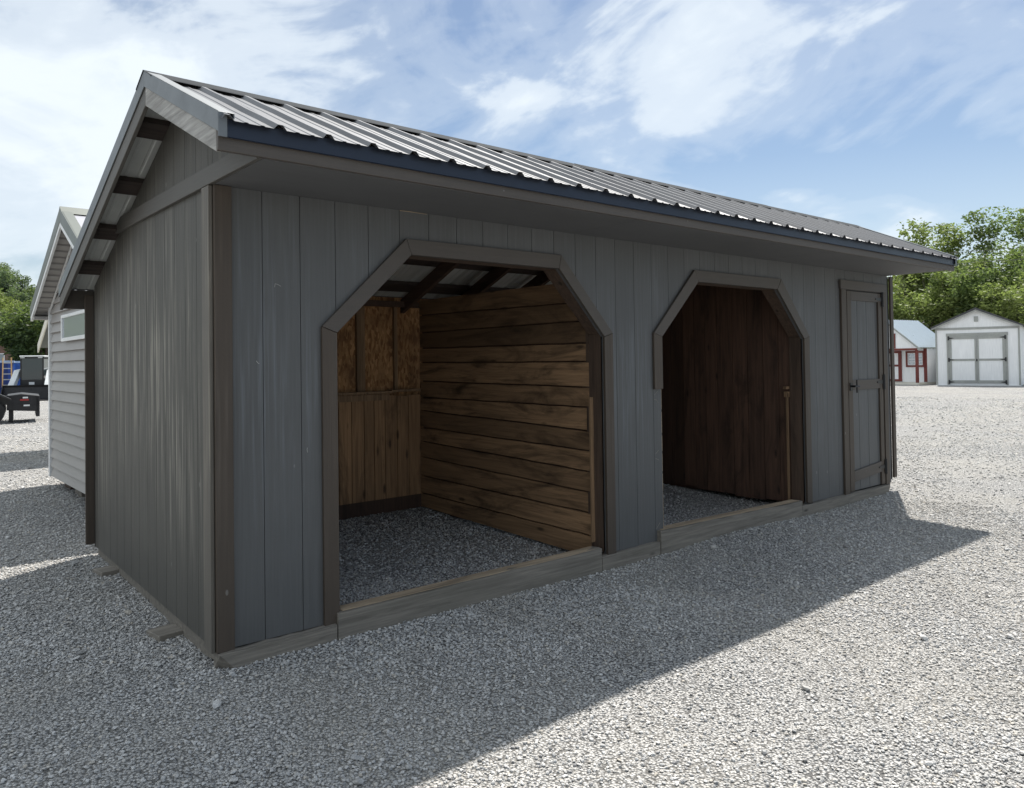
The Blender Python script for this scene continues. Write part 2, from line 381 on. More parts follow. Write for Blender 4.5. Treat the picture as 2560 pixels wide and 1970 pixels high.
# gable walls with grooves
def gable(x0,x1,xg):
    m=MB(); gg=[.058+.1775*k for k in range(0,15)]; ee=sorted([0.0,RY,DP]+[g-.002 for g in gg]+[g+.002 for g in gg]); ee=[e for e in ee if 0<=e<=DP]
    for a,b in zip(ee[:-1],ee[1:]):
        if b-a<1e-5: continue
        mid=(a+b)/2; isg=any(abs(mid-g)<.0018 for g in gg)
        X0=xg if isg else x0
        t=lambda y:(zf(y) if y<RY else zb(y))-.045
        za,zz=t(a),t(b); zl=lambda y:.09+.034*y
        k=sum(g<mid for g in gg)
        m.hexa([(X0,a,zl(a)),(x1,a,zl(a)),(x1,b,zl(b)),(X0,b,zl(b)),(X0,a,za),(x1,a,za),(x1,b,zz),(X0,b,zz)],random.Random(k).uniform(.1,.8))
    return m
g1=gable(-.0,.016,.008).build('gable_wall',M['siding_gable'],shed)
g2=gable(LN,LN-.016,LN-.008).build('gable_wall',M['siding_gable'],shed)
MB().box(.02,LN-.02,DP-.012,DP,.18,2.08).build('back_wall',M['osb'],shed)
MB().box(.02,LN-.02,DP+.002,DP+.014,.18,2.09).build('back_siding',M['siding'],shed)
# triangle piece of gable in front of the wall plane (over the boxed eave)
m=MB(); m.prism([(-OV+.03,SOF+.09),(-OV+.03,zf(-OV+.03)-.03),(0,zf(0)-.03),(0,SOF+.09)],'x',.001,.014)
m.build('eave_end_panel',M['siding_gable'],shed)
m=MB(); m.prism([(-OV+.03,SOF+.09),(-OV+.03,zf(-OV+.03)-.03),(0,zf(0)-.03),(0,SOF+.09)],'x',LN-.014,LN-.001)
m.build('eave_end_panel',M['siding_gable'],shed)
# corner trims
MB().box(-.004,.082,-.034,-.0125,.085,SOF-.001,.4).build('corner_trim',M['trim_v'],shed,.002)
MB().prism([(-.012,.085),(.088,.088),(.088,SOF-.003),(-.012,SOF-.003)],'x',-.024,-.0045,.3).build('corner_trim',M['trim_worn'],shed,.002)
MB().box(-.058,.03,DP+.016,DP+.036,.19,1.99,.5).build('corner_trim',M['trim_v'],shed,.002)
MB().box(-.002,.02,DP+.001,DP+.015,.17,2.02).build('corner_gap_board',M['void'],shed)  # shade of the corner gap put in as a near-black strip
MB().box(7.335,7.40,-.03,-.008,.14,SOF-.006,.4).build('corner_trim',M['trim_v'],shed,.002)
MB().box(7.291,7.335,-.006,.06,.12,SOF-.01).build('corner_gap_board',M['void'],shed)  # far corner: near-black strip added as the shade of the gap
# gable band board
m=MB(); m.prism([(-OV+.022,SOF),(1.86,SOF),(1.62,SOF+.09),(-OV+.022,SOF+.09)],'x',-.024,-.001,.5)
m.build('gable_band_board',M['trim_y'],shed,.002)
m=MB(); m.prism([(-OV+.022,SOF),(1.86,SOF),(1.62,SOF+.09),(-OV+.022,SOF+.09)],'x',LN+.001,LN+.024,.5)
m.build('gable_band_board',M['trim_y'],shed,.002)
# soffit
m=MB()
xs=[-.0,2.44,4.88,LN]
for a,b in zip(xs[:-1],xs[1:]): m.box(a+.0015,b-.0015,-OV+.022,-.001,SOF+.001,SOF+.013,random.uniform(.3,.6))
m.build('soffit',M['soffit'],shed)
# soffit planks of the far end
m=MB(); m.box(LN+.024,LN+G-.02,-OV+.022,.0,SOF+.05,SOF+.06,.5); m.build('eave_end_soffit',M['trim_h'],shed)
# fascia + drip edge
MB().box(-G,LN+G,-OV,-OV+.021,SOF+.004,2.43,.3).build('fascia_board',M['trim_h'],shed,.002)
m=MB(); m.box(-G+.004,LN+G-.004,-OV-.008,-OV-.002,2.408,zf(-OV)-.006)
m.prism([(-OV-.008,2.408),(-OV-.014,2.402),(-OV-.006,2.404)],'x',-G+.004,LN+G-.004)
m.build('drip_edge',M['drip'],shed)
# ribbed roof sheets: profile along x, extruded along slope
def roof_sheet(name,yA,yB,zfun,x0,x1,mat,off=0,up=1,flip=False):
    ribs=[.054+.2255*k for k in range(-1,36)]
    prof=[(x0,0)]
    for r in ribs:
        for dx,h in ((-.029,0),(-.011,.021),(.011,.021),(.029,0),(.067,0),(.072,.0035),(.084,.0035),(.089,0),(.137,0),(.142,.0035),(.154,.0035),(.159,0)):
            x=r+dx
            if x0<x<x1: prof.append((x,h))
    prof.append((x1,0)); m=MB(); n=len(prof); ny=7; th=.0012
    vs=[]
    for j in range(ny):
        y=yA+(yB-yA)*j/(ny-1)
        for x,h in prof: vs.append((x,y,zfun(y)+h+off+ .0012*math.sin(x*5.1+j*2.3)*(0<j<ny-1)))
    fs=[(j*n+i,j*n+i+1,(j+1)*n+i+1,(j+1)*n+i) for j in range(ny-1) for i in range(n-1)]
    m.add(vs,fs); o=m.build(name,mat,shed); s=o.modifiers.new('s','SOLIDIFY'); s.thickness=.0016; s.offset=-1
    return o
roof_sheet('roof_panel',-OV-.045,RY,zf,-G,LN+G,M['metal'])
roof_sheet('roof_panel',RY,DP+.15,zb,-G,LN+G,M['metal'])
roof_sheet('roof_underside',-OV+.03,RY-.01,zf,-G+.021,LN+G-.021,M['metal_under'],off=-.005)
roof_sheet('roof_underside',RY+.01,DP+.12,zb,-G+.021,LN+G-.021,M['metal_under'],off=-.005)
# ridge cap (stands on the ribs, open between them)
def cap(x0,x1,dz=0):
    m=MB(); w=.135; t=.0025; h=.0225+dz
    P=[(RY-w,zf(RY-w)+h-.004),(RY-w+.012,zf(RY-w+.012)+h),(RY,RZ+h+.006),(RY+w-.012,zb(RY+w-.012)+h),(RY+w,zb(RY+w)+h-.004)]
    pts=P+[(y,z-t) for y,z in P[::-1]]
    n=len(P); vs=[(x0,*p) for p in P]+[(x1,*p) for p in P]; fs=[(i,i+1,n+i+1,n+i) for i in range(n-1)]
    m.add(vs,fs); return m
ridge_m=plain('ridge_cap_paint',(.05,.055,.06),.95,0,.15,3); ridge_m.node_tree.nodes['Principled BSDF'].inputs['Specular IOR Level'].default_value=.1
mm=MB()
for a,b,dz in ((-G-.012,2.95,.0),(2.90,5.6,.0025),(5.55,LN+G+.012,.0)):
    c_=cap(a,b,dz); mm.add(c_.v,c_.f)
o=mm.build('ridge_cap',ridge_m,shed); s=o.modifiers.new('s','SOLIDIFY'); s.thickness=.002; s.offset=-1
m=MB(); m.prism([(RY-.104,zf(RY-.104)+.001),(RY-.098,zf(RY-.098)+.001),(RY-.098,zf(RY-.098)+.0195),(RY-.104,zf(RY-.104)+.0195)],'x',-G+.01,LN+G-.01)
m.box(-G+.02,LN+G-.02,RY-.075,RY+.075,RZ-.05,RZ-.036); m.build('ridge_closure',M['void'],shed)  # dark strip added under the cap as shade between the ribs
# rake metal + boards, both ends
for e,sx in ((-G,-1),(LN+G,1)):
    X=lambda a:e+sx*a
    for yA,yB,zz in ((-OV-.02,RY,zf),(RY,DP+.15,zb)):
        m=MB(); a0,a1=sorted((X(.002),X(.0075)))
        m.prism([(yA,zz(yA)-.058),(yB,zz(yB)-.058),(yB,zz(yB)+.026),(yA,zz(yA)+.026)],'x',a0,a1)
        a0,a1=sorted((X(.0075),X(-.062)))
        m.prism([(yA,zz(yA)+.0235),(yB,zz(yB)+.0235),(yB,zz(yB)+.026),(yA,zz(yA)+.026)],'x',a0,a1)
        a0,a1=sorted((X(-.058),X(-.062)))
        m.prism([(yA,zz(yA)+.003),(yB,zz(yB)+.003),(yB,zz(yB)+.025),(yA,zz(yA)+.025)],'x',a0,a1)
        if yA<0:
            m.box(*sorted((X(.0075),X(-.03))),-OV-.024,-OV-.0205,2.40,zz(yA)+.024)
        m.build('rake_trim',M['metal_trim'],shed,.0015)
        m=MB(); a0,a1=sorted((X(0),X(-.020)))
        lo=.155 if yA<0 else .150
        yA2=-OV+.0225 if yA<0 else yA
        yB2=yB if yA<0 else yB-.0
        m.prism([(yA2,max(zz(yA2)-lo,SOF+.002) if yA<0 else zz(yA2)-lo),(yB2,zz(yB2)-lo),(yB2,zz(yB2)-.004),(yA2,zz(yA2)-.004)],'x',a0,a1,.2)
        if yA<0: m.build('rake_board',M['rake_board'],shed,.002)
        else:
            m.build('rake_board',M['trim_y'],shed,.002)
# back eave board
MB().box(-G+.021,LN+G-.021,DP+.125,DP+.145,zb(DP+.15)-.14,zb(DP+.13)-.012).build('back_fascia',M['trim_h'],shed)
# purlins under the sheet (ends show under the gable overhang)
for y in (.74,1.265,1.77,2.22): 
    z=zb(y)-.026
    MB().bar((-G+.022,y,z),(LN+G-.022,y,z),.14,.036,up=(0,.387,.92),tone=.6).build('purlin',M['purlin'],shed)
for y in (.05,-.42):
    z=zf(y)-.028
    MB().bar((-G+.022,y,z),(LN+G-.022,y,z),.09,.036,up=(0,-.41,.91),tone=.6).build('purlin',M['purlin'],shed)
# rafters
for k in range(13):
    x=.05+.5992*k; x+=(.16 if 3<k<8 else 0)
    if k==12: x=LN-.05
    m=MB(); hh=.125
    m.prism([(RY,zb(RY)-.048-hh),(DP-.02,zb(DP-.02)-.048-hh),(DP-.02,zb(DP-.02)-.048),(RY,zb(RY)-.048)],'x',x-.02,x+.02,random.uniform(.2,.8))
    m.prism([(-OV+.06,zf(-OV+.06)-.048-.05),(RY,zf(RY)-.048-hh),(RY,zf(RY)-.048),(-OV+.06,zf(-OV+.06)-.048)],'x',x-.02,x+.02,random.uniform(.2,.8))
    m.build('rafter',M['rafter'],shed)
# skids and sills
def sill(name,x0,x1,y0,y1,z0,zt0,zt1,mat,bl=0,br=0,wob=.004,top=None,zt2=None):
    m=MB(); n=10; vs=[]; R_=random.Random(int(x0*100)+3)
    for i in range(n+1):
        t=i/n; x=x0+(x1-x0)*t; zt=zt0+(zt1-zt0)*t+R_.uniform(-wob,wob); yf=y0+R_.uniform(-.002,.002)
        zbm=z0+R_.uniform(-.003,.003); xb=x+(bl if i==0 else 0)-(br if i==n else 0)
        vs+=[(xb,yf,zbm),(x,yf,zt),(x,y0+.03,zt+.004),(x,y1,zt),(x,y1,z0)]
    fs=[(i*5+k,(i+1)*5+k,(i+1)*5+(k+1)%5,i*5+(k+1)%5) for i in range(n) for k in range(5)]+[(0,1,2,3,4),tuple(n*5+k for k in (4,3,2,1,0))]
    m.add(vs,fs,.4); return m.build(name,mat,shed,.002)
sill('skid',.0,.619,-.055,.03,-.015,.083,.086,M['skid'],bl=.09)
sill('skid',2.668,3.302,-.048,.03,-.015,.084,.088,M['skid'])
sill('skid',5.372,7.19,-.048,.03,-.015,.084,.082,M['skid'],br=.05)
sill('threshold_beam',.626,2.661,-.05,.05,-.015,.142,.146,M['skid'],wob=.005)
sill('threshold_beam',3.309,5.364,-.05,.05,-.015,.168,.134,M['skid'],wob=.005)
MB().box(.66,2.64,-.034,.048,.146,.150,.2).build('worn_top_edge',M['skid_top'],shed)
MB().prism([(3.34,.1715),(5.33,.139),(5.33,.143),(3.34,.1755)],'y',-.034,.048,.2).build('worn_top_edge',M['skid_top'],shed)
MB().box(.647,2.70,.052,.092,.0,.118,.3).build('threshold_backing',M['skid_top'],shed,.003)
MB().box(3.40,5.45,.052,.092,.0,.11,.3).build('threshold_backing',M['skid_top'],shed,.003)
MB().prism([(.3,-.0),(DP,.08),(DP,.17),(.0,.10),(.0,.03)],'x',.018,.10,.8).build('skid',M['skid'],shed)
MB().box(.02,LN-.02,DP-.10,DP-.014,.06,.24,.8).build('rear_sill',M['vdark'],shed)
# inner partition one: rough horizontal planks
XP=2.745; m=MB(); R_=random.Random(8); zz=.06; nb=13; prev=[(.045+.02*t)+.0 for t in (0,)]
ly=np.linspace(.10,DP-.10,15)
low=.03+.035*ly
hb=(2.06-low)/nb
edge=low.copy()
for k in range(nb):
    nxt=low+hb*(k+1)+np.array([R_.uniform(-.0025,.0025) for _ in ly])+ R_.uniform(-.014,.014)+R_.uniform(-.012,.012)*np.linspace(-1,1,15)
    if k==nb-1: nxt=np.full_like(ly,2.06)
    tone=[.1,.0,.25,.45,.1,.6,.15,.35,.05,.3,.85,.7,.55][k] ; xo=R_.uniform(-.004,.004)
    for i in range(len(ly)-1):
        a,b=ly[i],ly[i+1]; g=.006
        m.hexa([(XP+xo,a,edge[i]+g),(XP+.024,a,edge[i]+g),(XP+.024,b,edge[i+1]+g),(XP+xo,b,edge[i+1]+g),(XP+xo,a,nxt[i]-g),(XP+.024,a,nxt[i]-g),(XP+.024,b,nxt[i+1]-g),(XP+xo,b,nxt[i+1]-g)],tone)
    edge=nxt
m.build('plank_partition',M['plank'],shed)
MB().box(XP+.03,XP+.06,.10,DP-.1,.08,2.05).build('partition_backing',M['vdark'],shed)
MB().box(XP-.035,XP-.003,.09,.105,.16,1.20,.1).build('plank_end_batten',M['stud'],shed)
MB().box(XP-.0,XP+.05,.134,.16,.08,2.1,.6).build('jamb_post',M['post'],shed)
# partition two: upright dark boards
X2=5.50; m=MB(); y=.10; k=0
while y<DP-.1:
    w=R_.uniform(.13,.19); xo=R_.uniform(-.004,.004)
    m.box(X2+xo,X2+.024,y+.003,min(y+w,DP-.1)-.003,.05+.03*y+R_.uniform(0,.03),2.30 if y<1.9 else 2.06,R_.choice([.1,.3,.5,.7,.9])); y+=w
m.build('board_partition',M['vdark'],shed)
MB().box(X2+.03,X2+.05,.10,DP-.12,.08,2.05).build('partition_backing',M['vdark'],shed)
m=MB(); m.box(5.452,5.468,.134,.152,.10,1.13,.8); m.box(5.445,5.49,.134,.165,1.09,1.14,.1); m.box(5.43,5.492,.134,.165,1.165,1.19,.5); m.build('upright_batten',M['stud'],shed)
# back wall inside stall one: osb above, boards below, studs
m=MB(); x=.06; k=0
while x<LN-.1:
    w=R_.uniform(.10,.135)
    if not (XP-.0<x<XP+.06): m.box(x+.003,min(x+w,LN-.08)-.003,DP-.105+R_.uniform(0,.004),DP-.085,.235,1.165+R_.uniform(-.01,.01),R_.choice([.0,.1,.3,.5,.6]))
    x+=w
m.build('wall_boards',M['vboard'],shed)
for x,w,t in ((.9,.04,.3),(1.4,.04,.3),(1.86,.03,.9),(2.11,.035,1.),(2.147,.045,.0),(2.50,.035,.0)): MB().box(x,x+w,DP-.045,DP-.013,1.2,1.99,t).build('stud',M['stud'],shed)
m=MB(); m.box(.06,2.42,DP-.125,DP-.03,1.19,1.212,.0); m.box(2.425,XP-.004,DP-.118,DP-.03,1.20,1.222,.1); m.box(.06,2.40,DP-.116,DP-.105,1.13,1.185,.2)
m.build('kick_board_ledge',M['stud'],shed)
MB().box(.06,LN-.06,DP-.09,DP-.013,1.99,2.04,.7).build('top_plate',M['rafter'],shed)
MB().box(.06,LN-.06,.0865,.125,2.22,2.30,.7).build('front_plate',M['rafter'],shed)
MB().box(6.20,7.25,.0065,.06,-.02,.13).build('door_sill',M['void'],shed)  # dark filler added to stop light showing under the door
# door of the tack room
dl=MB(); 
for a,b in ((6.34,6.42),(6.424,6.58),(6.586,6.785),(6.791,6.99),(6.996,7.105)): dl.box(a,b,-.012,.004,.10,2.135,random.uniform(.3,.7))
dl.box(6.34,7.105,.0045,.01,.10,2.13,.9)
door=dl.build('door',M['siding'],shed)
st=lambda x0,x1,z0,z1,mt,nm='door_rail',t=.5: MB().box(x0,x1,-.031,-.0125,z0,z1,t).build(nm,mt,door,.0015)
st(6.338,6.425,.10,2.137,M['trim_v'],'door_stile'); st(7.03,7.107,.10,2.137,M['trim_v'],'door_stile',.7)
st(6.427,7.028,2.045,2.137,M['trim_h']); st(6.427,7.028,1.125,1.225,M['trim_h'])
MB().prism([(6.427,.19),(7.028,.235),(7.028,.345),(6.427,.30)],'y',-.031,-.0125).build('door_rail',M['trim_h'],door,.0015)
for z in (2.075,1.19,.285):
    h=MB(); h.box(7.092,7.135,-.042,-.0315,z-.075,z+.075); h.prism([(7.092,z-.022),(6.965,z-.008),(6.965,z+.008),(7.092,z+.022)],'y',-.037,-.0315); h.tube([(7.114,-.044,z-.08),(7.114,-.044,z+.08)],.008)
    h.build('hinge',M['black'],door)
h=MB(); h.box(6.355,6.405,-.040,-.0315,1.12,1.20); h.tube([(6.38,-.032,1.165),(6.38,-.085,1.165)],.011); h.tube([(6.35,-.085,1.165),(6.44,-.088,1.163)],.010); h.tube([(6.40,-.085,1.10),(6.40,-.085,1.23)],.008)
h.build('door_handle',M['black'],door)
for nm,a in (('door_trim',(6.218,6.318,.075,2.149)),('door_trim',(7.128,7.213,.07,2.149))):
    MB().box(a[0],a[1],-.036,-.0125,a[2],a[3],.5).build(nm,M['trim_v'],shed,.002)
MB().box(6.205,7.225,-.037,-.0125,2.1505,2.242,.5).build('door_trim',M['trim_h'],shed,.002)
MB().box(6.322,6.337,-.010,.004,.09,2.14).build('door_gap',M['void'],shed)
MB().box(7.108,7.128,-.010,.004,.09,2.14).build('door_gap',M['void'],shed)
MB().box(6.32,7.128,.02,.03,.09,2.145).build('door_gap',M['void'],shed)
# small wood levelling shims under the gable wall
for (x,y,w,l) in ((-.02,.62,.22,.16),(-.0,1.95,.2,.16)):
    z=H(x,y); o=MB().box(-.10,.12,-l/2,l/2,-.02,.018,.3)
    o=o.build('wood_shim',M['skid'],None,.003); o.location=(x,y,z+.008); o.rotation_euler=(0,0,R(8))
    tag(o,'short pale wood shim on gravel under gable wall, nearer the front corner' if y<1 else 'short pale wood shim on gravel under gable wall, toward its back corner','shim','wood shims under the gable wall')

# ------------------------------------------------------------------ neighbouring vinyl sided building
M['vinyl']=plain('greige_vinyl',(.315,.30,.285),.5,0,.05,2)
M['white']=plain('white_paint',(.72,.73,.73),.5,0,.05,3)
M['offwhite']=plain('cream_paint',(.70,.67,.58),.6,0,.06,3)
M['shingle_metal']=metal_mat('light_grey_metal_roof',(.50,.50,.54),.35,.6,.2,2.)
M['olive_trim']=metal_mat('grey_green_trim',(.15,.165,.15),.45,.3,.2,4.)
M['glass']=N('window_glass').fin((.42,.46,.50),.06,.35)  # pale base stands in for the reflection in the panes
b2=empty('sided_building',(.27,0,0),0,'greige vinyl sided gabled building with small white window behind the grey shed','building')
z0=.335; Ya,Yb=3.28,5.62; YM=4.24; X1=7.0
def r2z(y): return 2.87-.515*abs(y-YM)
m=MB(); z=z0; k=0
while z<2.87:                                  # lapped courses
    zt=z+.1
    def yr(zq): 
        d=max(0,(2.87-.10-zq)/.515); return max(Ya,YM-d),min(Yb,YM+d)
    a0,b0=yr(z); a1,b1=yr(min(zt,2.76))
    if b0-a0<.05: break
    zt=min(zt,2.76)
    m.hexa([(-.026,a0,z),(.01,a0,z),(.01,b0,z),(-.026,b0,z),(.002,a1,zt),(.012,a1,zt),(.012,b1,zt),(.002,b1,zt)],random.uniform(.4,.6)); z+=.1
m.build('gable_siding',M['vinyl'],b2)
m=MB(); m.box(.02,X1,Ya+.01,Ya+.03,z0,2.1); m.box(.02,X1,Yb-.03,Yb-.01,z0,2.1); m.box(X1-.02,X1,Ya+.03,Yb-.03,z0,2.1); m.box(.02,X1-.02,Ya+.03,Yb-.03,z0,z0+.05); m.build('wall',M['vinyl'],b2)
m=MB(); m.box(-.034,.03,Yb-.035,Yb+.014,z0-.01,2.12); m.build('corner_post',M['white'],b2,.002)
for s_ in (1,-1):
    m=MB(); ye=YM+(1.56 if s_>0 else -1.12); o_=-.16
    P=[(YM,2.87),(ye,r2z(ye))]
    m.prism([(YM,2.87+.012),(ye,r2z(ye)+.012),(ye,r2z(ye)+.035),(YM,2.905)],'x',o_,X1+.15); m.build('roof',M['shingle_metal'],b2)
    m=MB(); m.prism([(YM,2.925),(ye+s_*.01,r2z(ye)+.05),(ye+s_*.01,r2z(ye)-.055),(YM,2.80)],'x',o_-.012,o_-.002); m.prism([(YM,2.925),(ye,r2z(ye)+.05),(ye,r2z(ye)+.04),(YM,2.915)],'x',o_-.001,o_+.08); m.build('rake_trim',M['olive_trim'],b2,.002)
    m=MB(); m.prism([(YM,2.80),(ye,r2z(ye)-.056),(ye,r2z(ye)-.10),(YM,2.757)],'x',o_-.008,o_+.012); m.build('rake_moulding',M['white'],b2)
    m=MB(); yy=YM+s_*.03
    while abs(yy-YM)<(1.53 if s_>0 else 1.05):                     # ribbed vinyl soffit
        y1=yy+s_*.078
        m.hexa([(o_+.013,*q) for q in ((yy,r2z(yy)-.082),(y1,r2z(y1)-.074))]+[(-.017,*q) for q in ((y1,r2z(y1)-.074),(yy,r2z(yy)-.082))]+
               [(o_+.013,*q) for q in ((yy,r2z(yy)-.05),(y1,r2z(y1)-.05))]+[(-.017,*q) for q in ((y1,r2z(y1)-.05),(yy,r2z(yy)-.05))],.4); yy+=s_*.095
    m.build('gable_soffit',M['vinyl'],b2)
    m=MB(); yw=YM+(1.37 if s_>0 else -.94); m.prism([(YM,2.775),(yw,r2z(yw)-.09),(yw,r2z(yw)-.115),(YM,2.75)],'x',-.03,-.0175); m.build('frieze_moulding',M['white'],b2)
m=MB(); m.box(-.16,X1+.1,YM+1.40,YM+1.555,r2z(YM+1.55)-.09,r2z(YM+1.55)-.06); m.build('eave_soffit',M['vinyl'],b2)
m=MB(); m.prism([(YM-.09,2.87),(YM,2.925),(YM+.09,2.87),(YM,2.945)],'x',-.17,X1+.15); m.build('ridge_cap',M['olive_trim'],b2)
wf=MB(); wy0,wy1,wz0,wz1=3.80,4.93,1.725,1.985
wf.box(-.042,-.027,wy0,wy1,wz1-.03,wz1); wf.box(-.042,-.027,wy0,wy1,wz0,wz0+.035); wf.box(-.042,-.027,wy0,wy0+.04,wz0+.035,wz1-.03); wf.box(-.042,-.027,wy1-.04,wy1,wz0+.035,wz1-.03)
wf=wf.build('window',M['white'],b2,.002)
MB().box(-.031,-.0275,wy0+.04,wy1-.04,wz0+.035,wz1-.03).build('pane',M['glass'],wf)
for k,(y,dz) in enumerate(((5.25,0),(4.75,0),(3.4,0))):
    zz=H(.4,y); o=MB().box(-.12,.28,-.14,.14,-.02,max(.05,z0-zz-.001),.6).build('support_block',M['skid'] if k==1 else M['post'],None,.004); o.location=(.46,y,zz)
    tag(o,['dark timber block under the sided building, nearest its far corner','pale timber block under the sided building, second from its far corner','timber block under the sided building behind the grey shed'][k],'block','blocks carrying the sided building')
b3=empty('cream_building',(1.12,0,0),0,'cream gabled building just behind the vinyl sided building','building')
m=MB(); m.box(0,6,8.15,10.5,.5,1.88); m.prism([(8.15,1.88),(10.5,1.88),(9.33,2.5)],'x',0,.03); m.build('wall',M['offwhite'],b3)
m=MB(); m.prism([(9.33,2.62),(10.83,1.80),(10.83,1.86),(9.33,2.70)],'x',-.15,6.2); m.prism([(9.33,2.62),(7.83,1.80),(7.83,1.86),(9.33,2.70)],'x',-.15,6.2); m.build('roof',M['olive_trim'],b3)
m=MB(); m.prism([(9.33,2.56),(10.86,1.72),(10.86,1.86),(9.33,2.70)],'x',-.17,-.152); m.prism([(9.33,2.56),(7.8,1.72),(7.8,1.86),(9.33,2.70)],'x',-.17,-.152); m.build('rake_board',M['offwhite'],b3)
for a in (.2,5.5):
    MB().box(a,a+.3,8.2,10.4,H(1.5,9)-.1,.5).build('skid',M['post'],b3)

# ------------------------------------------------------------------ sheds on the right
M['shed_white']=siding_mat('white_siding_paint',(.86,.87,.88),rough=.6,bs=.2)
M['taupe']=plain('taupe_trim_paint',(.33,.34,.32),.6,0,.1,4)
M['dark_roof']=plain('charcoal_shingles',(.06,.06,.065),.8,0,.3,8)
M['red']=plain('barn_red_trim',(.155,.028,.02),.55,0,.15,4)
M['silver_roof']=metal_mat('silver_roof_metal',(.62,.68,.72),.3,.6,.1,2.)
def frame(o,az):  # local x = lateral (to the viewer's right), local y = depth
    o.rotation_euler=(0,0,R(90-az)) ; return o
ws=empty('white_storage_shed',(35.02,8.49,.17),0,'white storage shed with grey-trimmed double doors facing the yard','shed'); frame(ws,167); ws.scale=(.847,1.222,1.222)
m=MB(); m.prism([(-1.83,.0),(1.83,.0),(1.83,2.03),(0,2.60),(-1.83,2.03)],'y',0,.04); m.box(-1.83,-1.79,.04,9,0,2.03); m.box(1.79,1.83,.04,9,0,2.03); m.box(-1.79,1.79,8.96,9,0,2.03); m.build('wall',M['shed_white'],ws)
m=MB()
for s_ in (1,-1): m.prism([(0,2.64),(s_*2.02,2.005),(s_*2.02,2.06),(0,2.71)],'y',-.16,9.1)
m.build('roof',M['dark_roof'],ws)
m=MB()
for s_ in (1,-1): m.prism([(0,2.58),(s_*1.98,1.96),(s_*1.98,2.02),(0,2.65)],'y',-.14,-.11)
m.build('rake_board',M['taupe'],ws)
m=MB(); m.box(-1.83,1.83,-.02,-.002,1.95,2.03); m.build('band_board',M['taupe'],ws)
for x in (-1.83,1.75): MB().box(x,x+.08,-.022,-.002,.02,1.949).build('corner_trim',M['taupe'],ws)
m=MB(); m.box(-.09,.09,-.03,-.002,2.22,2.40); m.build('gable_vent',M['taupe'],ws)
for s_ in (-1,1):
    d=MB().box(*sorted((s_*.01,s_*1.22)),-.03,-.003,.08,1.72).build('door',M['shed_white'],ws)
    for x0,x1 in ((.012,.09),(1.10,1.22)): MB().box(*sorted((s_*x0,s_*x1)),-.05,-.0305,.08,1.72).build('door_stile',M['taupe'],d)
    for zz,hh in ((.08,.1),(.86,.07),(1.62,.1)): MB().box(*sorted((s_*.091,s_*1.099)),-.048,-.0305,zz,zz+hh).build('door_rail',M['taupe'],d)
    for zz in (.12,.9,1.66): 
        h=MB(); h.box(*sorted((s_*1.19,s_*1.26)),-.062,-.0505,zz-.07,zz+.07); h.prism([(s_*1.19,zz-.03),(s_*.98,zz),(s_*1.19,zz+.03)],'y',-.06,-.0505); h.build('hinge',M['black'],d)
MB().box(-.03,.03,-.07,-.051,.84,.92).build('door_latch',M['black'],ws)
MB().box(-1.34,1.34,-.04,-.003,1.725,1.83).build('door_header',M['taupe'],ws); 
for x in (-1.32,1.225): MB().box(x,x+.09,-.035,-.003,.02,1.724).build('door_trim',M['taupe'],ws)
m=MB(); 
for a in (-1.5,-.5,.5,1.4): m.box(a,a+.1,.05,8.9,-.12,-.001)
m.build('skid',M['post'],ws)
MB().box(-1.83,1.83,-.03,.02,-.04,.018).build('sill_board',M['white'],ws)
# red trimmed playhouse shed with porch
rs=empty('red_trimmed_shed',(34.98,12.25,.20),0,'small white cottage shed with red trim, porch post and silver metal roof','shed'); frame(rs,185); rs.scale=(1.045,1.045,1.045)
hw=1.36; P_=.8; LL=2.7
m=MB(); m.prism([(-hw,1.53),(hw,1.53),(0,2.72)],'y',0,.04); m.box(-hw,hw,P_,P_+.04,.06,1.53); m.box(hw-.04,hw,P_+.041,LL,.06,1.53); m.box(-hw,-hw+.04,P_+.041,LL,.06,1.53); m.box(-hw+.04,hw-.04,LL-.04,LL,.06,1.53); m.build('wall',M['shed_white'],rs)
MB().box(-hw,hw,0,LL,-.06,.055).build('porch_floor',M['offwhite'],rs)
def ribroof(mb,x0,z0_,x1,z1_,y0,y1,sp=.15):
    y=y0; 
    mb.hexa([(x0,y0,z0_),(x1,y0,z1_),(x1,y1,z1_),(x0,y1,z0_),(x0,y0,z0_+.02),(x1,y0,z1_+.02),(x1,y1,z1_+.02),(x0,y1,z0_+.02)])
    while y<y1-.03: mb.hexa([(x0,y,z0_+.021),(x1,y,z1_+.021),(x1,y+.035,z1_+.021),(x0,y+.035,z0_+.021),(x0,y,z0_+.045),(x1,y,z1_+.045),(x1,y+.035,z1_+.045),(x0,y+.035,z0_+.045)]); y+=sp
m=MB(); ribroof(m,0,2.80,hw+.12,1.56,-.12,LL+.12); ribroof(m,-hw-.12,1.56,0,2.80,-.12,LL+.12); m.build('roof',M['silver_roof'],rs)
m=MB()
for s_ in (1,-1): m.prism([(0,2.72),(s_*(hw+.1),1.50),(s_*(hw+.1),1.57),(0,2.79)],'y',-.14,-.121)
m.build('rake_board',M['taupe'],rs)
MB().box(-hw,hw,-.02,-.002,1.45,1.54).build('band_board',M['red'],rs)
MB().box(-.06,.06,-.02,-.002,1.60,2.5).build('gable_trim',M['red'],rs)
MB().box(-.62,-.5,-.02,-.002,1.55,2.1).build('gable_trim',M['red'],rs)
MB().box(.30,.42,-.02,-.002,1.55,2.2).build('gable_trim',M['red'],rs)
for x in (-hw+.01,hw-.11): MB().box(x,x+.1,.01,.11,.055,1.45).build('porch_post',M['red'],rs)
MB().box(hw-.14,hw+.001,P_-.02,P_-.001,.07,1.52).build('corner_trim',M['red'],rs)
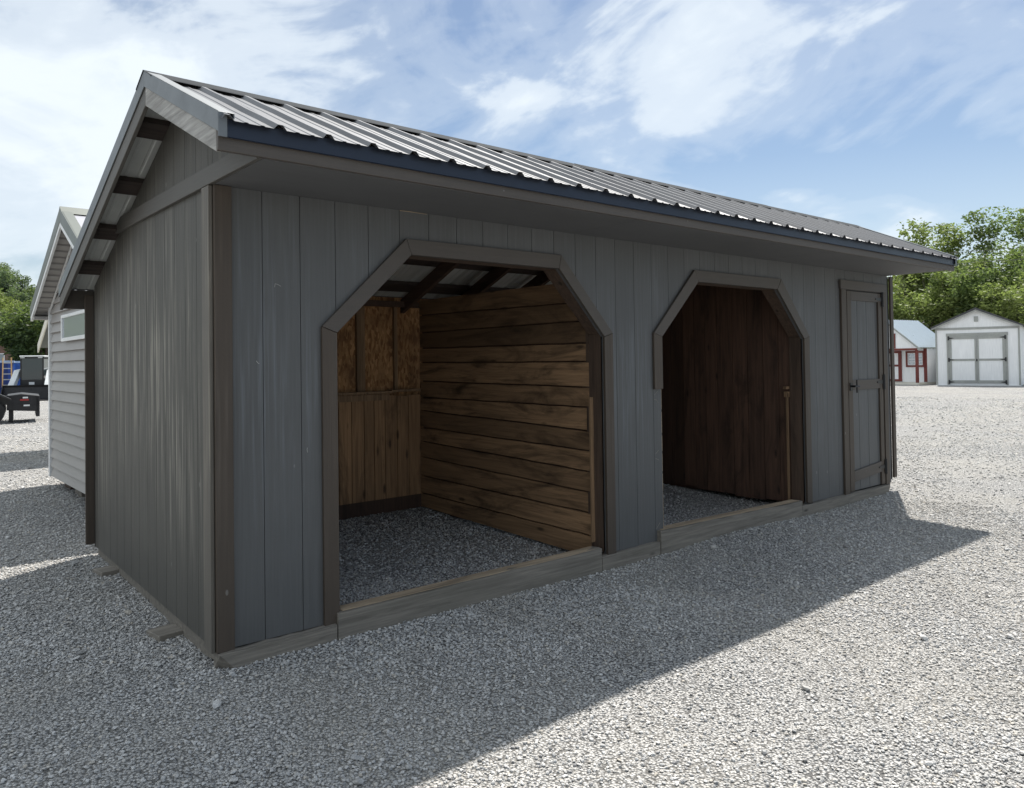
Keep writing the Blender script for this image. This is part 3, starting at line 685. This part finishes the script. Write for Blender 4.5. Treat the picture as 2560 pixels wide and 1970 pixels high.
d=MB().box(-.60,.27,P_-.03,P_-.002,.08,1.44).build('door',M['shed_white'],rs)
for a in ((-.60,-.51,.08,1.44),(.11,.27,.08,1.44),(-.509,.109,.08,.18),(-.509,.109,.74,.83),(-.509,.109,1.34,1.44)): MB().box(a[0],a[1],P_-.05,P_-.031,a[2],a[3]).build('door_rail',M['red'],d)
w=MB(); 
for a in ((.22,.30,.72,1.42),(.96,1.04,.72,1.42),(.301,.959,.72,.80),(.301,.959,1.34,1.42)): w.box(a[0]+.23,a[1]+.23,P_-.05,P_-.002,a[2],a[3])
w=w.build('window',M['red'],rs)
for a in ((.30,.34,.80,1.34),(.92,.96,.80,1.34),(.61,.65,.80,1.34),(.341,.609,.80,.84),(.651,.919,.80,.84),(.341,.609,1.30,1.34),(.651,.919,1.30,1.34),(.341,.609,1.05,1.08),(.651,.919,1.05,1.08),(.341,.609,.94,.955),(.651,.919,.94,.955),(.341,.609,1.18,1.195),(.651,.919,1.18,1.195)): MB().box(a[0]+.23,a[1]+.23,P_-.035,P_-.012,a[2],a[3]).build('window_bar',M['white'],w)
MB().box(.56,1.16,P_-.011,P_-.003,.83,1.31).build('pane',M['glass'],w)
m=MB()
for a in (-1.1,1.0): m.box(a,a+.12,.1,LL-.05,-.28,-.061)
m.box(.3,.6,.05,.35,-.28,-.061); m.build('skid',M['post'],rs)

# ------------------------------------------------------------------ camera helper numbers for far things: az / distance placement
def pxaz(px): return 40.33+math.degrees(math.atan((px-1280)/1935.5))
def polar(az,d): return (CX+d*math.sin(R(az)), CY+d*math.cos(R(az)))
def gable_house(name,loc,rz,w,l,h,rise,wallm,roofm,label,cat,base=0,win=()):
    o=empty(name,loc,rz,label,cat)
    m=MB(); m.prism([(-w/2,base),(w/2,base),(w/2,h),(0,h+rise),(-w/2,h)],'y',0,.1); m.box(-w/2,-w/2+.1,.1,l,base,h); m.box(w/2-.1,w/2,.1,l,base,h); m.box(-w/2+.1,w/2-.1,l-.1,l,base,h); m.build('wall',wallm,o)
    m=MB(); k=rise/(w/2)
    for s_ in (1,-1): m.prism([(0,h+rise+.02),(s_*(w/2+.35),h-.35*k+.02),(s_*(w/2+.35),h-.35*k+.14),(0,h+rise+.14)],'y',-.3,l+.3)
    m.build('roof',roofm,o)
    for (x,z,a,b) in win:
        f=MB().box(x,x+a,-.04,-.001,z,z+b).build('window',M['white'],o); MB().box(x+.06,x+a-.06,-.05,-.041,z+.06,z+b-.06).build('pane',M['glass'],f)
    return o
def brick():
    n=N('brown_brick'); b=n.n.new('ShaderNodeTexBrick'); n.link(n.map((1,1,1),rot=(R(90),0,0)),b.inputs['Vector'])
    b.inputs['Color1'].default_value=(.16,.085,.06,1); b.inputs['Color2'].default_value=(.11,.06,.045,1); b.inputs['Mortar'].default_value=(.2,.17,.15,1); b.inputs['Scale'].default_value=4
    return n.fin(b.outputs['Color'],.85)
M['brick']=brick(); M['brown_roof']=plain('brown_shingles',(.20,.14,.11),.85,0,.3,6)
hx,hy=4.3,66.5
gable_house('brick_house',(hx,hy,H(hx,hy)-.05),R(-6),7.2,9,2.9,2.6,M['brick'],M['brown_roof'],'low brown brick house with shingled gable roof beyond the dumpsters','house',win=((2.2,1.6,.9,1.1),(-2.4,1.6,1.2,1.1)))
hx,hy=polar(69.9,62)
gable_house('grey_roofed_house',(hx,hy,1.6),R(-60),3.4,6,1.9,1.0,M['white'],M['dark_roof'],'small white gabled house with grey roof between the two right-hand sheds','house',base=-1.6)
hx,hy=polar(pxaz(2610),60)
gable_house('dark_roofed_building',(hx,hy,.1),R(-68),7,12,3.3,1.2,M['shed_white'],M['dark_roof'],'dark-roofed building partly hidden behind the white storage shed','building')
# dark metal-sided shed seen past the sided building
hx,hy=polar(pxaz(96),50)
o=empty('dark_metal_shed',(hx,hy,H(hx,hy)),R(-8),'dark metal-clad lean-to past the cream building','shed')
m=MB()
for k in range(4): m.box(.0+k*.15,.11+k*.15,0,.05,2.95,3.6)
m.box(.0,.56,.051,2.2,3.0,3.6); m.build('metal_cladding',metal_mat('dark_blue_cladding',(.05,.06,.08),.4,.4),o)
for a in (.1,.34): MB().box(a,a+.1,.1,.25,0,2.99).build('post',M['post'],o)

# ------------------------------------------------------------------ skid steer, trailer, dumpsters, ladder
M['tyre']=plain('black_rubber',(.018,.018,.018),.85)
M['steel_dark']=plain('dark_worn_steel',(.022,.022,.024),.5,.3,.4,9)
M['machine_white']=plain('white_machine_paint',(.68,.70,.70),.35,0,.08,6)
M['cab_glass']=N('cab_glass').fin((.02,.035,.04),.06,.0,.8)
M['rim']=metal_mat('silver_rim',(.5,.5,.5),.3,.9)
def wheel(parent,x,y,z,r,w,axis='x'):
    import math as m_
    n=28; mb=MB(); ang=[2*m_.pi*k/n for k in range(n)]
    prof=[(r*.62,-w/2),(r*.93,-w/2),(r,-w*.36),(r,w*.36),(r*.93,w/2),(r*.62,w/2)]
    vs=[]; 
    for a in ang:
        for q,t in prof: vs.append((x+t,y+q*m_.cos(a),z+q*m_.sin(a)) if axis=='x' else (x+q*m_.cos(a),y+t,z+q*m_.sin(a)))
    k=len(prof); fs=[(i*k+j,i*k+(j+1)%k,((i+1)%n)*k+(j+1)%k,((i+1)%n)*k+j) for i in range(n) for j in range(k)]
    wo=mb.add(vs,fs).build('wheel',M['tyre'],parent,0,False)
    rm=MB(); t=w*.32
    for i in range(8):
        a=i*m_.pi/4
        for sgn in (-1,1):
            p0=(x+sgn*t,y,z) if axis=='x' else (x,y+sgn*t,z)
            p1=(x+sgn*t,y+r*.62*m_.cos(a),z+r*.62*m_.sin(a)) if axis=='x' else (x+r*.62*m_.cos(a),y+sgn*t,z+r*.62*m_.sin(a))
            rm.bar(p0,p1,r*.12,r*.1,up=(1,0,.01) if axis=='x' else (0,1,.01))
    for sgn in (-1,1):
        c=(x+sgn*t,y,z) if axis=='x' else (x,y+sgn*t,z); e=(x+sgn*(t+.03),y,z) if axis=='x' else (x,y+sgn*(t+.03),z)
        rm.tube([c,e],r*.2,12)
    rm.build('rim',M['rim'],wo); return wo
px,py=polar(9.0-.45,42.0)   # front of the machine looks at the yard
sk=empty('skid_steer',(px,py,H(px,py)),R(-24),'white skid steer loader with dark glass cab and wide bucket facing the yard','loader')
m=MB(); m.prism([(.0,.35),(1.9,.35),(2.1,.9),(1.9,1.35),(1.15,1.6),(1.0,1.0),(.0,.75)],'x',-.5,.5); m.build('body',M['machine_white'],sk,.02)
cab=MB()
for x in (-.48,.42):
    for y in (-.05,1.05): cab.box(x,x+.06,y,y+.06,.7,2.0)
cab.box(-.48,.48,-.05,-.005,.40,.95); cab.box(-.48,.48,-.05,1.11,1.93,2.0); cab.box(-.47,.47,1.05,1.1,.8,1.95)
cab=cab.build('cab',M['black'],sk,.01)
MB().box(-.42,.42,-.035,-.02,.95,1.93).build('windscreen',M['cab_glass'],cab)
for x in (-.46,.445): MB().box(x,x+.015,.012,1.05,1.0,1.9).build('side_window',M['cab_glass'],cab)
MB().box(-.5,.5,-.12,1.15,2.002,2.06).build('cab_roof',M['machine_white'],cab,.02)
for x in (-.45,.27): MB().box(x,x+.18,-.14,-.121,1.94,2.0).build('work_light',M['rim'],cab)
MB().box(-.12,.10,-.065,-.051,.72,.84).build('front_plate',M['white'],cab)
for s_ in (-1,1):
    a=MB(); x=s_*.66
    a.bar((x,1.9,1.35),(x,.2,1.25),.22,.30); a.bar((x,.25,1.30),(x*1.1,-.40,.62),.24,.26); a.bar((x,1.95,.5),(x,1.9,1.4),.12,.3); a.bar((x*.95,-.3,.6),(x*.95,-.55,.38),.14,.3)
    a.build('lift_arm',M['machine_white'],sk,.01)
    t=MB(); t.prism([(-.35,.0),(1.75,.0),(2.0,.25),(1.9,.52),(-.3,.52),(-.5,.22)],'x',*sorted((s_*.52,s_*.86))); t.build('track',M['tyre'],sk,.03)
b=MB(); b.prism([(-.62,.05),(-1.15,.02),(-1.15,.05),(-.72,.10),(-.66,.62),(-.74,.72),(-.62,.66)],'x',-1.0,1.0)
for x in (-1.0,.96): b.prism([(-.66,.05),(-1.15,.05),(-.72,.68),(-.64,.62)],'x',x,x+.04)
b.build('bucket',M['steel_dark'],sk,.004)
# trailer at the left edge
px,py=polar(pxaz(10),24.6)
tr=empty('equipment_trailer',(px,py,H(px,py)),R(-8),'black flatbed equipment trailer with pale deck at the left edge of the yard','trailer')
m=MB(); m.box(-3.6,-.15,0,1.9,.62,.74); m.box(-3.6,.1,-.02,.06,.50,.75); m.build('frame',M['black'],tr,.005)
MB().box(-3.55,-.2,.08,1.85,.742,.785).build('deck',M['skid_top'],tr)
m=MB(); m.prism([(.06,.35),(.80,.30),(.80,.72),(.4,.78),(.06,.74)],'y',.0,1.8); m.box(.72,.81,0,1.8,.16,.72); m.build('rear_ramp',M['steel_dark'],tr,.01)
MB().box(.36,.56,-.03,-.002,.60,.64).build('tail_light',N('red_lens').fin((.35,.02,.02),.3),tr)
MB().box(.42,.54,-.03,-.002,.66,.70).build('reflector',M['white'],tr)
MB().box(.44,.58,-.03,-.002,.45,.49).build('number_plate',M['white'],tr)
m=MB(); m.prism([(x+.46,z) for x,z in [(-1.25,.66),(-1.05,.80),(-.55,.80),(-.3,.66),(-.3,.62),(-.57,.75),(-1.03,.75),(-1.2,.62)]],'y',-.30,-.02); m.build('mudguard',M['black'],tr)
wheel(tr,-.30,-.15,.325,.325,.2,'y'); wheel(tr,-.30,2.05,.325,.325,.2,'y'); wheel(tr,-1.1,-.15,.325,.325,.2,'y')
m=MB(); m.box(.1,.2,.2,.35,.02,.40); m.box(.1,.2,1.4,1.55,.02,.40); m.build('stabiliser',M['black'],tr)
# dumpsters
def dumpster(loc,rz,col,label):
    o=empty('roll_off_dumpster',loc,rz,label,'dumpster','blue dumpsters beyond the loader')
    mt=plain('dumpster_paint',col,.5,0,.15,3)
    m=MB(); m.box(-1.2,1.2,0,.06,.25,1.75); m.box(-1.2,1.2,4.9,5,.25,1.75); m.box(-1.2,-1.14,.06,4.9,.25,1.75); m.box(1.14,1.2,.06,4.9,.25,1.75); m.box(-1.14,1.14,.06,4.9,.25,.3); m.build('box',mt,o)
    m=MB(); m.box(-1.27,1.27,-.06,.12,1.75,1.85); m.box(-1.27,-1.1,.12,4.9,1.75,1.85); m.box(1.1,1.27,.12,4.9,1.75,1.85); m.build('rim_rail',plain('pale_blue_rail',(.35,.45,.6),.5),o)
    for k in range(6): x=-1.1+k*.42; MB().box(x,x+.12,-.07,-.001,.3,1.74).build('side_rib',plain('rib_paint',c3(col,1.6),.5),o)
    m=MB(); m.box(-.9,-.7,0,4.9,0,.249); m.box(.7,.9,0,4.9,0,.249); m.build('skid_rail',M['black'],o); return o
px,py=polar(pxaz(-3),47); dumpster((px,py,H(px,py)),R(-8),(.03,.12,.42),'bright blue ribbed roll-off dumpster just left of the skid steer')
px,py=polar(pxaz(-44),44); d2=dumpster((px,py,H(px,py)),R(-8),(.015,.045,.20),'navy blue dumpster cut by the left edge of the photo')
px,py=polar(pxaz(18),43)
ld=empty('ladder',(px,py,H(px,py)),R(-8),'orange and white ladder leaning on the blue dumpster','ladder')
for x in (-.19,.19): MB().bar((x,-.5,0),(x*.85,.15,1.98),.05,.09,up=(0,1,0)).build('rail',plain('orange_fibreglass',(.65,.40,.16),.5),ld)
m=MB()
for k in range(7): t=.1+k*.13; m.bar((-.18,-.5+.65*t,1.98*t),(.18,-.5+.65*t,1.98*t),.05,.04)
m.build('rungs',M['rim'],ld)

# ------------------------------------------------------------------ hills, grass, trees
def grass_mat(name,a,b):
    n=N(name); k=n.noise(n.map((1,1,1)),.12,6,.65); f=n.noise(n.map((1,1,1)),2.,4,.7); c=n.mix(n.ramp(k,[(.35,0),(.65,1)]),a,b); c=n.mix(n.math('MULTIPLY',f,.5),c,c3(a,.5)); n.bump(f,.6,.3); return n.fin(c,.95)
M['hill']=grass_mat('hill_grass',(.05,.085,.018),(.12,.15,.03))
M['wood_floor']=grass_mat('wooded_slope',(.03,.05,.015),(.055,.08,.02))
def hill(name,az0,az1,d0,d1,prof,mat):
    A=np.radians(np.linspace(az0,az1,60)); D=np.linspace(d0,d1,50); AA,DD=np.meshgrid(A,D); X=CX+DD*np.sin(AA); Y=CY+DD*np.cos(AA)
    t=(DD-d0)/(d1-d0); e=np.minimum(1,np.minimum((np.degrees(AA)-az0)/6,(az1-np.degrees(AA))/6))
    Z=prof(t,np.degrees(AA))*smooth(e)-.3+.5*np.sin(X*.09)*np.cos(Y*.07)*t
    return sheet(name,X,Y,Z,mat)
HL=lambda t,az: 26.*smooth(t)*(1+.12*np.sin(az*1.3))
HR=lambda t,az: 10.5*smooth(t)*(1+.10*np.sin(az*.5+1))
hill('hill',-25,27,85,260,HL,M['wood_floor'])
hill('hill',48,112,48,190,HR,M['hill'])
def leaf_mat(name,col,tr=.45):
    n=N(name); tt=n.attr(); c=n.mix(tt,c3(col,.45),c3(col,1.7))
    n.fin(c,.6); t=n.n.new('ShaderNodeBsdfTranslucent'); n.link(n.mix(.5,c,(.22,.31,.07)),t.inputs['Color'])
    mx=n.n.new('ShaderNodeMixShader'); mx.inputs[0].default_value=tr; out=n.n['Material Output']
    n.link(n.b.outputs[0],mx.inputs[1]); n.link(t.outputs[0],mx.inputs[2]); n.link(mx.outputs[0],out.inputs['Surface']); return n.m
M['leaf_a']=leaf_mat('mid_green_leaves',(.11,.155,.05)); M['leaf_b']=leaf_mat('yellow_green_leaves',(.17,.21,.06)); M['leaf_c']=leaf_mat('dark_green_leaves',(.045,.075,.025)); M['leaf_d']=leaf_mat('blue_green_leaves',(.095,.135,.085))  # leaf_d: bluish distance haze mixed into the leaf green
M['bark']=plain('grey_brown_bark',(.07,.058,.045),.9,0,.4,9)
def tree_mesh(h,r,seed,nl,leaf,lm,trunk_frac=.3,r0=None,open_=.5,lean=(0,0)):
    rg=np.random.default_rng(seed); rd=random.Random(seed); r0=r0 or h*.018
    mb=MB(); tips=[]
    def grow(p,d,L,rad,lv):
        pts=[p]; q=p
        for i in range(4):
            d=(d+Vector((rd.gauss(0,.10),rd.gauss(0,.10),rd.gauss(0,.05)+.03))).normalized(); q=q+d*(L/4); pts.append(q)
        mb.tube(pts,[rad*(1-.15*i) for i in range(5)],6 if lv<2 else 4,.5)
        if lv>=1: tips.append(pts[2]); 
        if lv>=1: tips.append(pts[4])
        if lv==3: return
        nb=4 if lv==0 else 3
        for k in range(nb):
            a=rd.uniform(0,6.28); sp=rd.uniform(.45,.95) if lv else rd.uniform(.3,.75)
            nd=(d+Vector((math.cos(a)*sp,math.sin(a)*sp,rd.uniform(-.1,.25)))).normalized()
            grow(pts[rd.choice([2,3,4]) if lv else rd.choice([3,4])],nd,L*rd.uniform(.6,.85),rad*.5,lv+1)
    grow(Vector((0,0,0)),Vector((lean[0],lean[1],1)).normalized(),h*trunk_frac*1.25,r0,0)
    T=np.array([list(t) for t in tips])
    # fit skeleton tips into the wanted crown envelope
    c=T.mean(0); 
    zmin=h*trunk_frac*.8
    T[:,2]=zmin+(T[:,2]-T[:,2].min())/(np.ptp(T[:,2])+1e-6)*(h*.97-zmin)
    rr=np.hypot(T[:,0]-c[0],T[:,1]-c[1]); sc=r/np.percentile(rr,90); T[:,:2]=(T[:,:2]-c[:2])*sc*.85+c[:2]*.6
    # stretch the branch mesh the same way above the trunk
    V=np.array(mb.v); k=V[:,2]>h*trunk_frac*.5; zt=np.array([t[2] for t in tips]).max()
    w=np.clip((V[:,2]-h*trunk_frac*.7)/(h*.3),0,1)
    V[:,0]=V[:,0]*(1+w*(sc*.8-1)); V[:,1]=V[:,1]*(1+w*(sc*.8-1)); V[:,2]=np.where(k,V[:,2]*(1+w*(min(1.6,h*.93/zt)-1)),V[:,2])
    mb.v=[tuple(x) for x in V]
    nc=len(T); idx=rg.integers(0,nc,nl); cs=rg.uniform(.55,1.1,nc)*r*.40
    off=rg.normal(0,1,(nl,3)); off/= (np.linalg.norm(off,axis=1)[:,None]+1e-9); off*= (rg.uniform(0,1,(nl,1))**.45)
    P=T[idx]+off*cs[idx][:,None]*np.array([1,1,.7])
    P[:,2]=np.minimum(P[:,2],h*1.02)
    s=leaf*rg.uniform(.6,1.3,nl); u=rg.normal(0,1,(nl,3)); u[:,2]*=.5; u/=np.linalg.norm(u,axis=1)[:,None]
    w=rg.normal(0,1,(nl,3)); w-= (w*u).sum(1)[:,None]*u; w/=np.linalg.norm(w,axis=1)[:,None]
    q=np.stack([P-u*s[:,None],P-w*s[:,None]*.45,P+u*s[:,None],P+w*s[:,None]*.45],1).reshape(-1,3)
    me=bpy.data.meshes.new('crown'); me.vertices.add(len(q)); me.vertices.foreach_set('co',q.ravel()); me.loops.add(nl*4); me.loops.foreach_set('vertex_index',np.arange(nl*4)); me.polygons.add(nl)
    me.polygons.foreach_set('loop_start',np.arange(0,nl*4,4)); me.polygons.foreach_set('loop_total',np.full(nl,4)); me.update(calc_edges=True)
    ct=rg.uniform(.15,.85,nc); tone=np.clip(ct[idx]*.7+rg.uniform(0,.35,nl),0,1)
    a=me.attributes.new('tone','FLOAT','FACE'); a.data.foreach_set('value',tone); me.materials.append(lm)
    return mb,me
def tree(loc,h,r,seed,nl,leaf,lm,label,group=None,name='broadleaf_tree',**k):
    mb,me=tree_mesh(h,r,seed,nl,leaf,lm,**k); o=empty(name,loc,0,label,'tree',group)
    mb.build('trunk',M['bark'],o,0,True); c=bpy.data.objects.new('crown',me); COL.objects.link(c); c.parent=o; return o
def copy_tree(o,loc,rz,s,label=None,group=None):
    r=o.copy(); COL.objects.link(r); r.location=loc; r.rotation_euler=(0,0,rz); r.scale=(s,s,s*random.uniform(.9,1.15))
    if label: r['label']=label
    if group: r['group']=group
    for ch in list(o.children): c=ch.copy(); COL.objects.link(c); c.parent=r
    return r
def pxaz(px): return 40.33+math.degrees(math.atan((px-1280)/1935.5))
def tr_(px,d,top,rad_px,seed,nl,leaf,lm,label,base=None,**k):
    """a tree in photo column px at axial distance d whose top reaches z=top"""
    az=pxaz(px); dist=d/math.cos(R(az-40.33)); x,y=polar(az,dist); zb_=H(x,y)-.1 if base is None else base
    return tree((x,y,zb_),top-zb_,rad_px*d/1935.5/math.cos(R(az-40.33)),seed,nl,leaf,lm,label,'trees behind the right-hand sheds',**k)
zt=lambda py,d:1.465+(893-py)*d/1935.5
tr_(2255,50,zt(568,50),38,3,5200,.115,M['leaf_b'],'slim pale tree with forked trunk rising just past the roof end',trunk_frac=.34)
tr_(2408,52,zt(552,52),88,12,19000,.13,M['leaf_b'],'tall yellow-green tree left of the gap in the right-hand trees',trunk_frac=.40)
tr_(2510,50,zt(530,50),100,21,20000,.13,M['leaf_a'],'tallest green tree in the right-hand row, behind the white storage shed',trunk_frac=.34,lean=(.1,-.25))
tr_(2590,54,zt(520,54),110,33,20000,.14,M['leaf_a'],'broad dark tree at the right edge of the photo',trunk_frac=.3)
tr_(2325,47,zt(655,47),78,44,9000,.12,M['leaf_b'],'low bright bushy tree behind the silver-roofed cottage shed',trunk_frac=.16)
tr_(2425,46,zt(655,46),70,55,9000,.12,M['leaf_a'],'low green bushy tree behind the left half of the white shed',trunk_frac=.18)
tr_(2530,45,zt(690,45),75,66,8000,.12,M['leaf_b'],'low open tree with bare lower limbs behind the white shed roof',trunk_frac=.3)
tr_(2215,56,zt(690,56),50,77,5000,.12,M['leaf_c'],'small dark tree partly hidden by the far corner of the grey shed',trunk_frac=.2)
tr_(2120,58,zt(700,58),70,88,3000,.13,M['leaf_a'],'green tree hidden behind the grey shed roof',trunk_frac=.2)
tr_(2370,62,zt(640,62),80,99,8000,.15,M['leaf_c'],'darker tree filling the gap behind the low bushy trees',trunk_frac=.15)
tr_(2480,60,zt(650,60),90,101,8000,.15,M['leaf_a'],'green tree behind the leaning trunk of the tallest tree',trunk_frac=.15)
# left: near dark tree and wooded hillside
def trl(px,d,top,rad,seed,nl,leaf,lm,label,group=None,**k):
    az=pxaz(px); dist=d/math.cos(R(az-40.33)); x,y=polar(az,dist); zb_=H(x,y)-.1
    return tree((x,y,zb_),top-zb_,rad,seed,nl,leaf,lm,label,group,**k)
trl(84,43,zt(735,43)+.3,1.75,202,11000,.12,M['leaf_c'],'dark round tree beside the sided building, in front of the wooded hill',None,trunk_frac=.12)
trl(120,50,zt(745,50),2.0,207,8000,.13,M['leaf_c'],'dark tree half hidden behind the eave of the sided building',None,trunk_frac=.15)
kinds=[('blue_green','leaf_d'),('mid','leaf_a'),('pale','leaf_b'),('dark','leaf_c')]
protos=[]
for k,(nm,lm) in enumerate(kinds):
    protos.append(tree_mesh(9,3.1,300+k,4200,.24,M[lm],trunk_frac=.14))
first=[None]*4; n_=0
for row,(d,cnt) in enumerate(((96,9),(110,10),(126,12),(143,13),(160,14),(180,15))):
    for i in range(cnt):
        az=2.2+11.5*(i+random.uniform(.1,.9))/cnt; dd=d+random.uniform(-6,6); x,y=polar(az,dd)
        z=float(HL(np.array((dd-85)/175.),az))-.8; k=random.choice([0,0,1,3,3,0,2]); s=random.uniform(.6,.95)
        lab=['bluish green round tree on the wooded hillside at left','mid green tree on the wooded hillside at left','pale yellow-green tree on the wooded hillside at left','dark green tree on the wooded hillside at left'][k]
        grp=['bluish green hillside trees','mid green hillside trees','pale hillside trees','dark hillside trees'][k]
        if first[k] is None:
            mb,me=protos[k]; o=empty('hillside_tree',(x,y,z),random.uniform(0,6),lab,'tree',grp); mb.build('trunk',M['bark'],o,0,True); c=bpy.data.objects.new('crown',me); COL.objects.link(c); c.parent=o; o.scale=(s,s,s); first[k]=o
        else: copy_tree(first[k],(x,y,z),random.uniform(0,6.28),s,lab,grp)
# overhead wires
for k,(pa,pb) in enumerate((((36.5,16.5,6.25),(51,3.0,7.6)),((39.5,14.0,6.0),(52,2.6,6.95)))):
    a=Vector(pa); b=Vector(pb); d=(b-a); a=a-d*.8; b=b+d*1.2; pts=[]
    for i in range(17):
        t=i/16; p=a.lerp(b,t); p.z-=1.0*(4*t*(1-t))*.35-.35*.9; pts.append(p)
    o=MB().tube(pts,.012,5).build('overhead_wire',M['steel_dark'],None,0,True)
    tag(o,['upper thin overhead wire crossing the trees at right','lower thin overhead wire crossing the trees at right'][k],'wire','overhead wires')

# ------------------------------------------------------------------ sky, sun, camera
sd=Vector((.56,.285,1)).normalized(); el=math.asin(sd.z); az=math.atan2(sd.x,sd.y)
W=bpy.data.worlds.new('World'); S.world=W; W.use_nodes=True; nt=W.node_tree; nd=nt.nodes; nd.clear(); L=nt.links.new
out=nd.new('ShaderNodeOutputWorld'); bg=nd.new('ShaderNodeBackground'); sky=nd.new('ShaderNodeTexSky'); sky.sky_type='NISHITA'; sky.sun_disc=False
sky.sun_elevation=el; sky.sun_rotation=az; sky.altitude=200; sky.air_density=1.1; sky.dust_density=.5; sky.ozone_density=2.5
tc=nd.new('ShaderNodeTexCoord'); sp=nd.new('ShaderNodeSeparateXYZ'); L(tc.outputs['Generated'],sp.inputs[0])
def mth(op,a,b=0,c=None):
    n=nd.new('ShaderNodeMath'); n.operation=op
    for i,v in enumerate((a,b,c)):
        if v is None: continue
        if hasattr(v,'is_linked'): L(v,n.inputs[i])
        else: n.inputs[i].default_value=v
    return n.outputs[0]
def lin(a,b,c): return mth('ADD',mth('ADD',mth('MULTIPLY',sp.outputs[0],a),mth('MULTIPLY',sp.outputs[1],b)),mth('MULTIPLY',sp.outputs[2],c))
TH=R(24)                                     # cirrus streaks rise to the south-east
cb=nd.new('ShaderNodeCombineXYZ'); L(lin(.763*math.cos(TH),-.647*math.cos(TH),math.sin(TH)*1.3),cb.inputs[0]); L(lin(-.763*math.sin(TH),.647*math.sin(TH),math.cos(TH)*1.3),cb.inputs[1]); L(lin(.647,.763,0),cb.inputs[2])
def wn(scale,detail,rough,dist,rot,sc,loc=(0,0,0)):
    mp=nd.new('ShaderNodeMapping'); mp.inputs['Rotation'].default_value=(0,0,rot); mp.inputs['Scale'].default_value=sc; mp.inputs['Location'].default_value=loc; L(cb.outputs[0],mp.inputs[0])
    n=nd.new('ShaderNodeTexNoise'); n.inputs['Scale'].default_value=scale; n.inputs['Detail'].default_value=detail; n.inputs['Roughness'].default_value=rough; n.inputs['Distortion'].default_value=dist; L(mp.outputs[0],n.inputs['Vector']); return n.outputs['Fac']
def wr(fac,stops):
    n=nd.new('ShaderNodeValToRGB'); cr=n.color_ramp; cr.interpolation='EASE'
    while len(cr.elements)<len(stops): cr.elements.new(.5)
    for e,(p,c) in zip(cr.elements,stops): e.position=p; e.color=(c,c,c,1)
    L(fac,n.inputs[0]); return n.outputs[0]
A=wn(2.3,4,.5,.4,0,(1,1.25,.6),(63.1,41.7,0)); B=wn(4.6,7,.54,.6,0,(1,1.45,.6),(7,2,0)); C=wn(13,5,.55,.4,0,(1,1.8,.5),(2,5,0))
base=mth('ADD',mth('ADD',mth('MULTIPLY',A,.38),mth('MULTIPLY',B,.48)),mth('MULTIPLY',C,.14))
side=mth('ADD',lin(-.763*.09,.647*.09,0),mth('MULTIPLY',sp.outputs[2],.10))   # thicker cloud to the left of the view and overhead
dens=wr(mth('ADD',base,side),[(.42,.06),(.49,.28),(.56,.74),(.65,1)])
hz=wr(sp.outputs[2],[(0,.55),(.12,.25),(.30,0)])
dens2=mth('MAXIMUM',dens,hz)
mx=nd.new('ShaderNodeMix'); mx.data_type='RGBA'; L(dens2,mx.inputs[0]); hs=nd.new('ShaderNodeHueSaturation'); hs.inputs['Saturation'].default_value=1.0; hs.inputs['Value'].default_value=.62; L(sky.outputs[0],hs.inputs['Color']); L(hs.outputs[0],mx.inputs[6]); mx.inputs[7].default_value=(5.6,6.1,6.5,1)
L(mx.outputs[2],bg.inputs[0]); bg.inputs[1].default_value=.106; L(bg.outputs[0],out.inputs[0])
sl=bpy.data.lights.new('sun','SUN'); sl.energy=5.0; sl.angle=R(.9); sl.color=(1,.95,.88); so=bpy.data.objects.new('sun',sl); COL.objects.link(so)
so.rotation_euler=sd.to_track_quat('Z','Y').to_euler(); so.location=(10,5,20)
cam=bpy.data.cameras.new('camera'); co=bpy.data.objects.new('camera',cam); COL.objects.link(co); S.camera=co
co.location=(CX,CY,CZ); co.rotation_euler=Euler((R(91.0554214),R(.8167298),R(-40.32766614)),'XYZ')
cam.sensor_width=36; cam.sensor_fit='HORIZONTAL'; cam.lens=1935.488/2560*36; cam.shift_y=-116.723/2560; cam.clip_end=3000; cam.clip_start=.05
S.view_settings.view_transform='Standard'; S.view_settings.look='None'; S.view_settings.gamma=1; S.view_settings.use_curve_mapping=False
S.view_settings.exposure=.62
S.render.resolution_x=1024; S.render.resolution_y=788
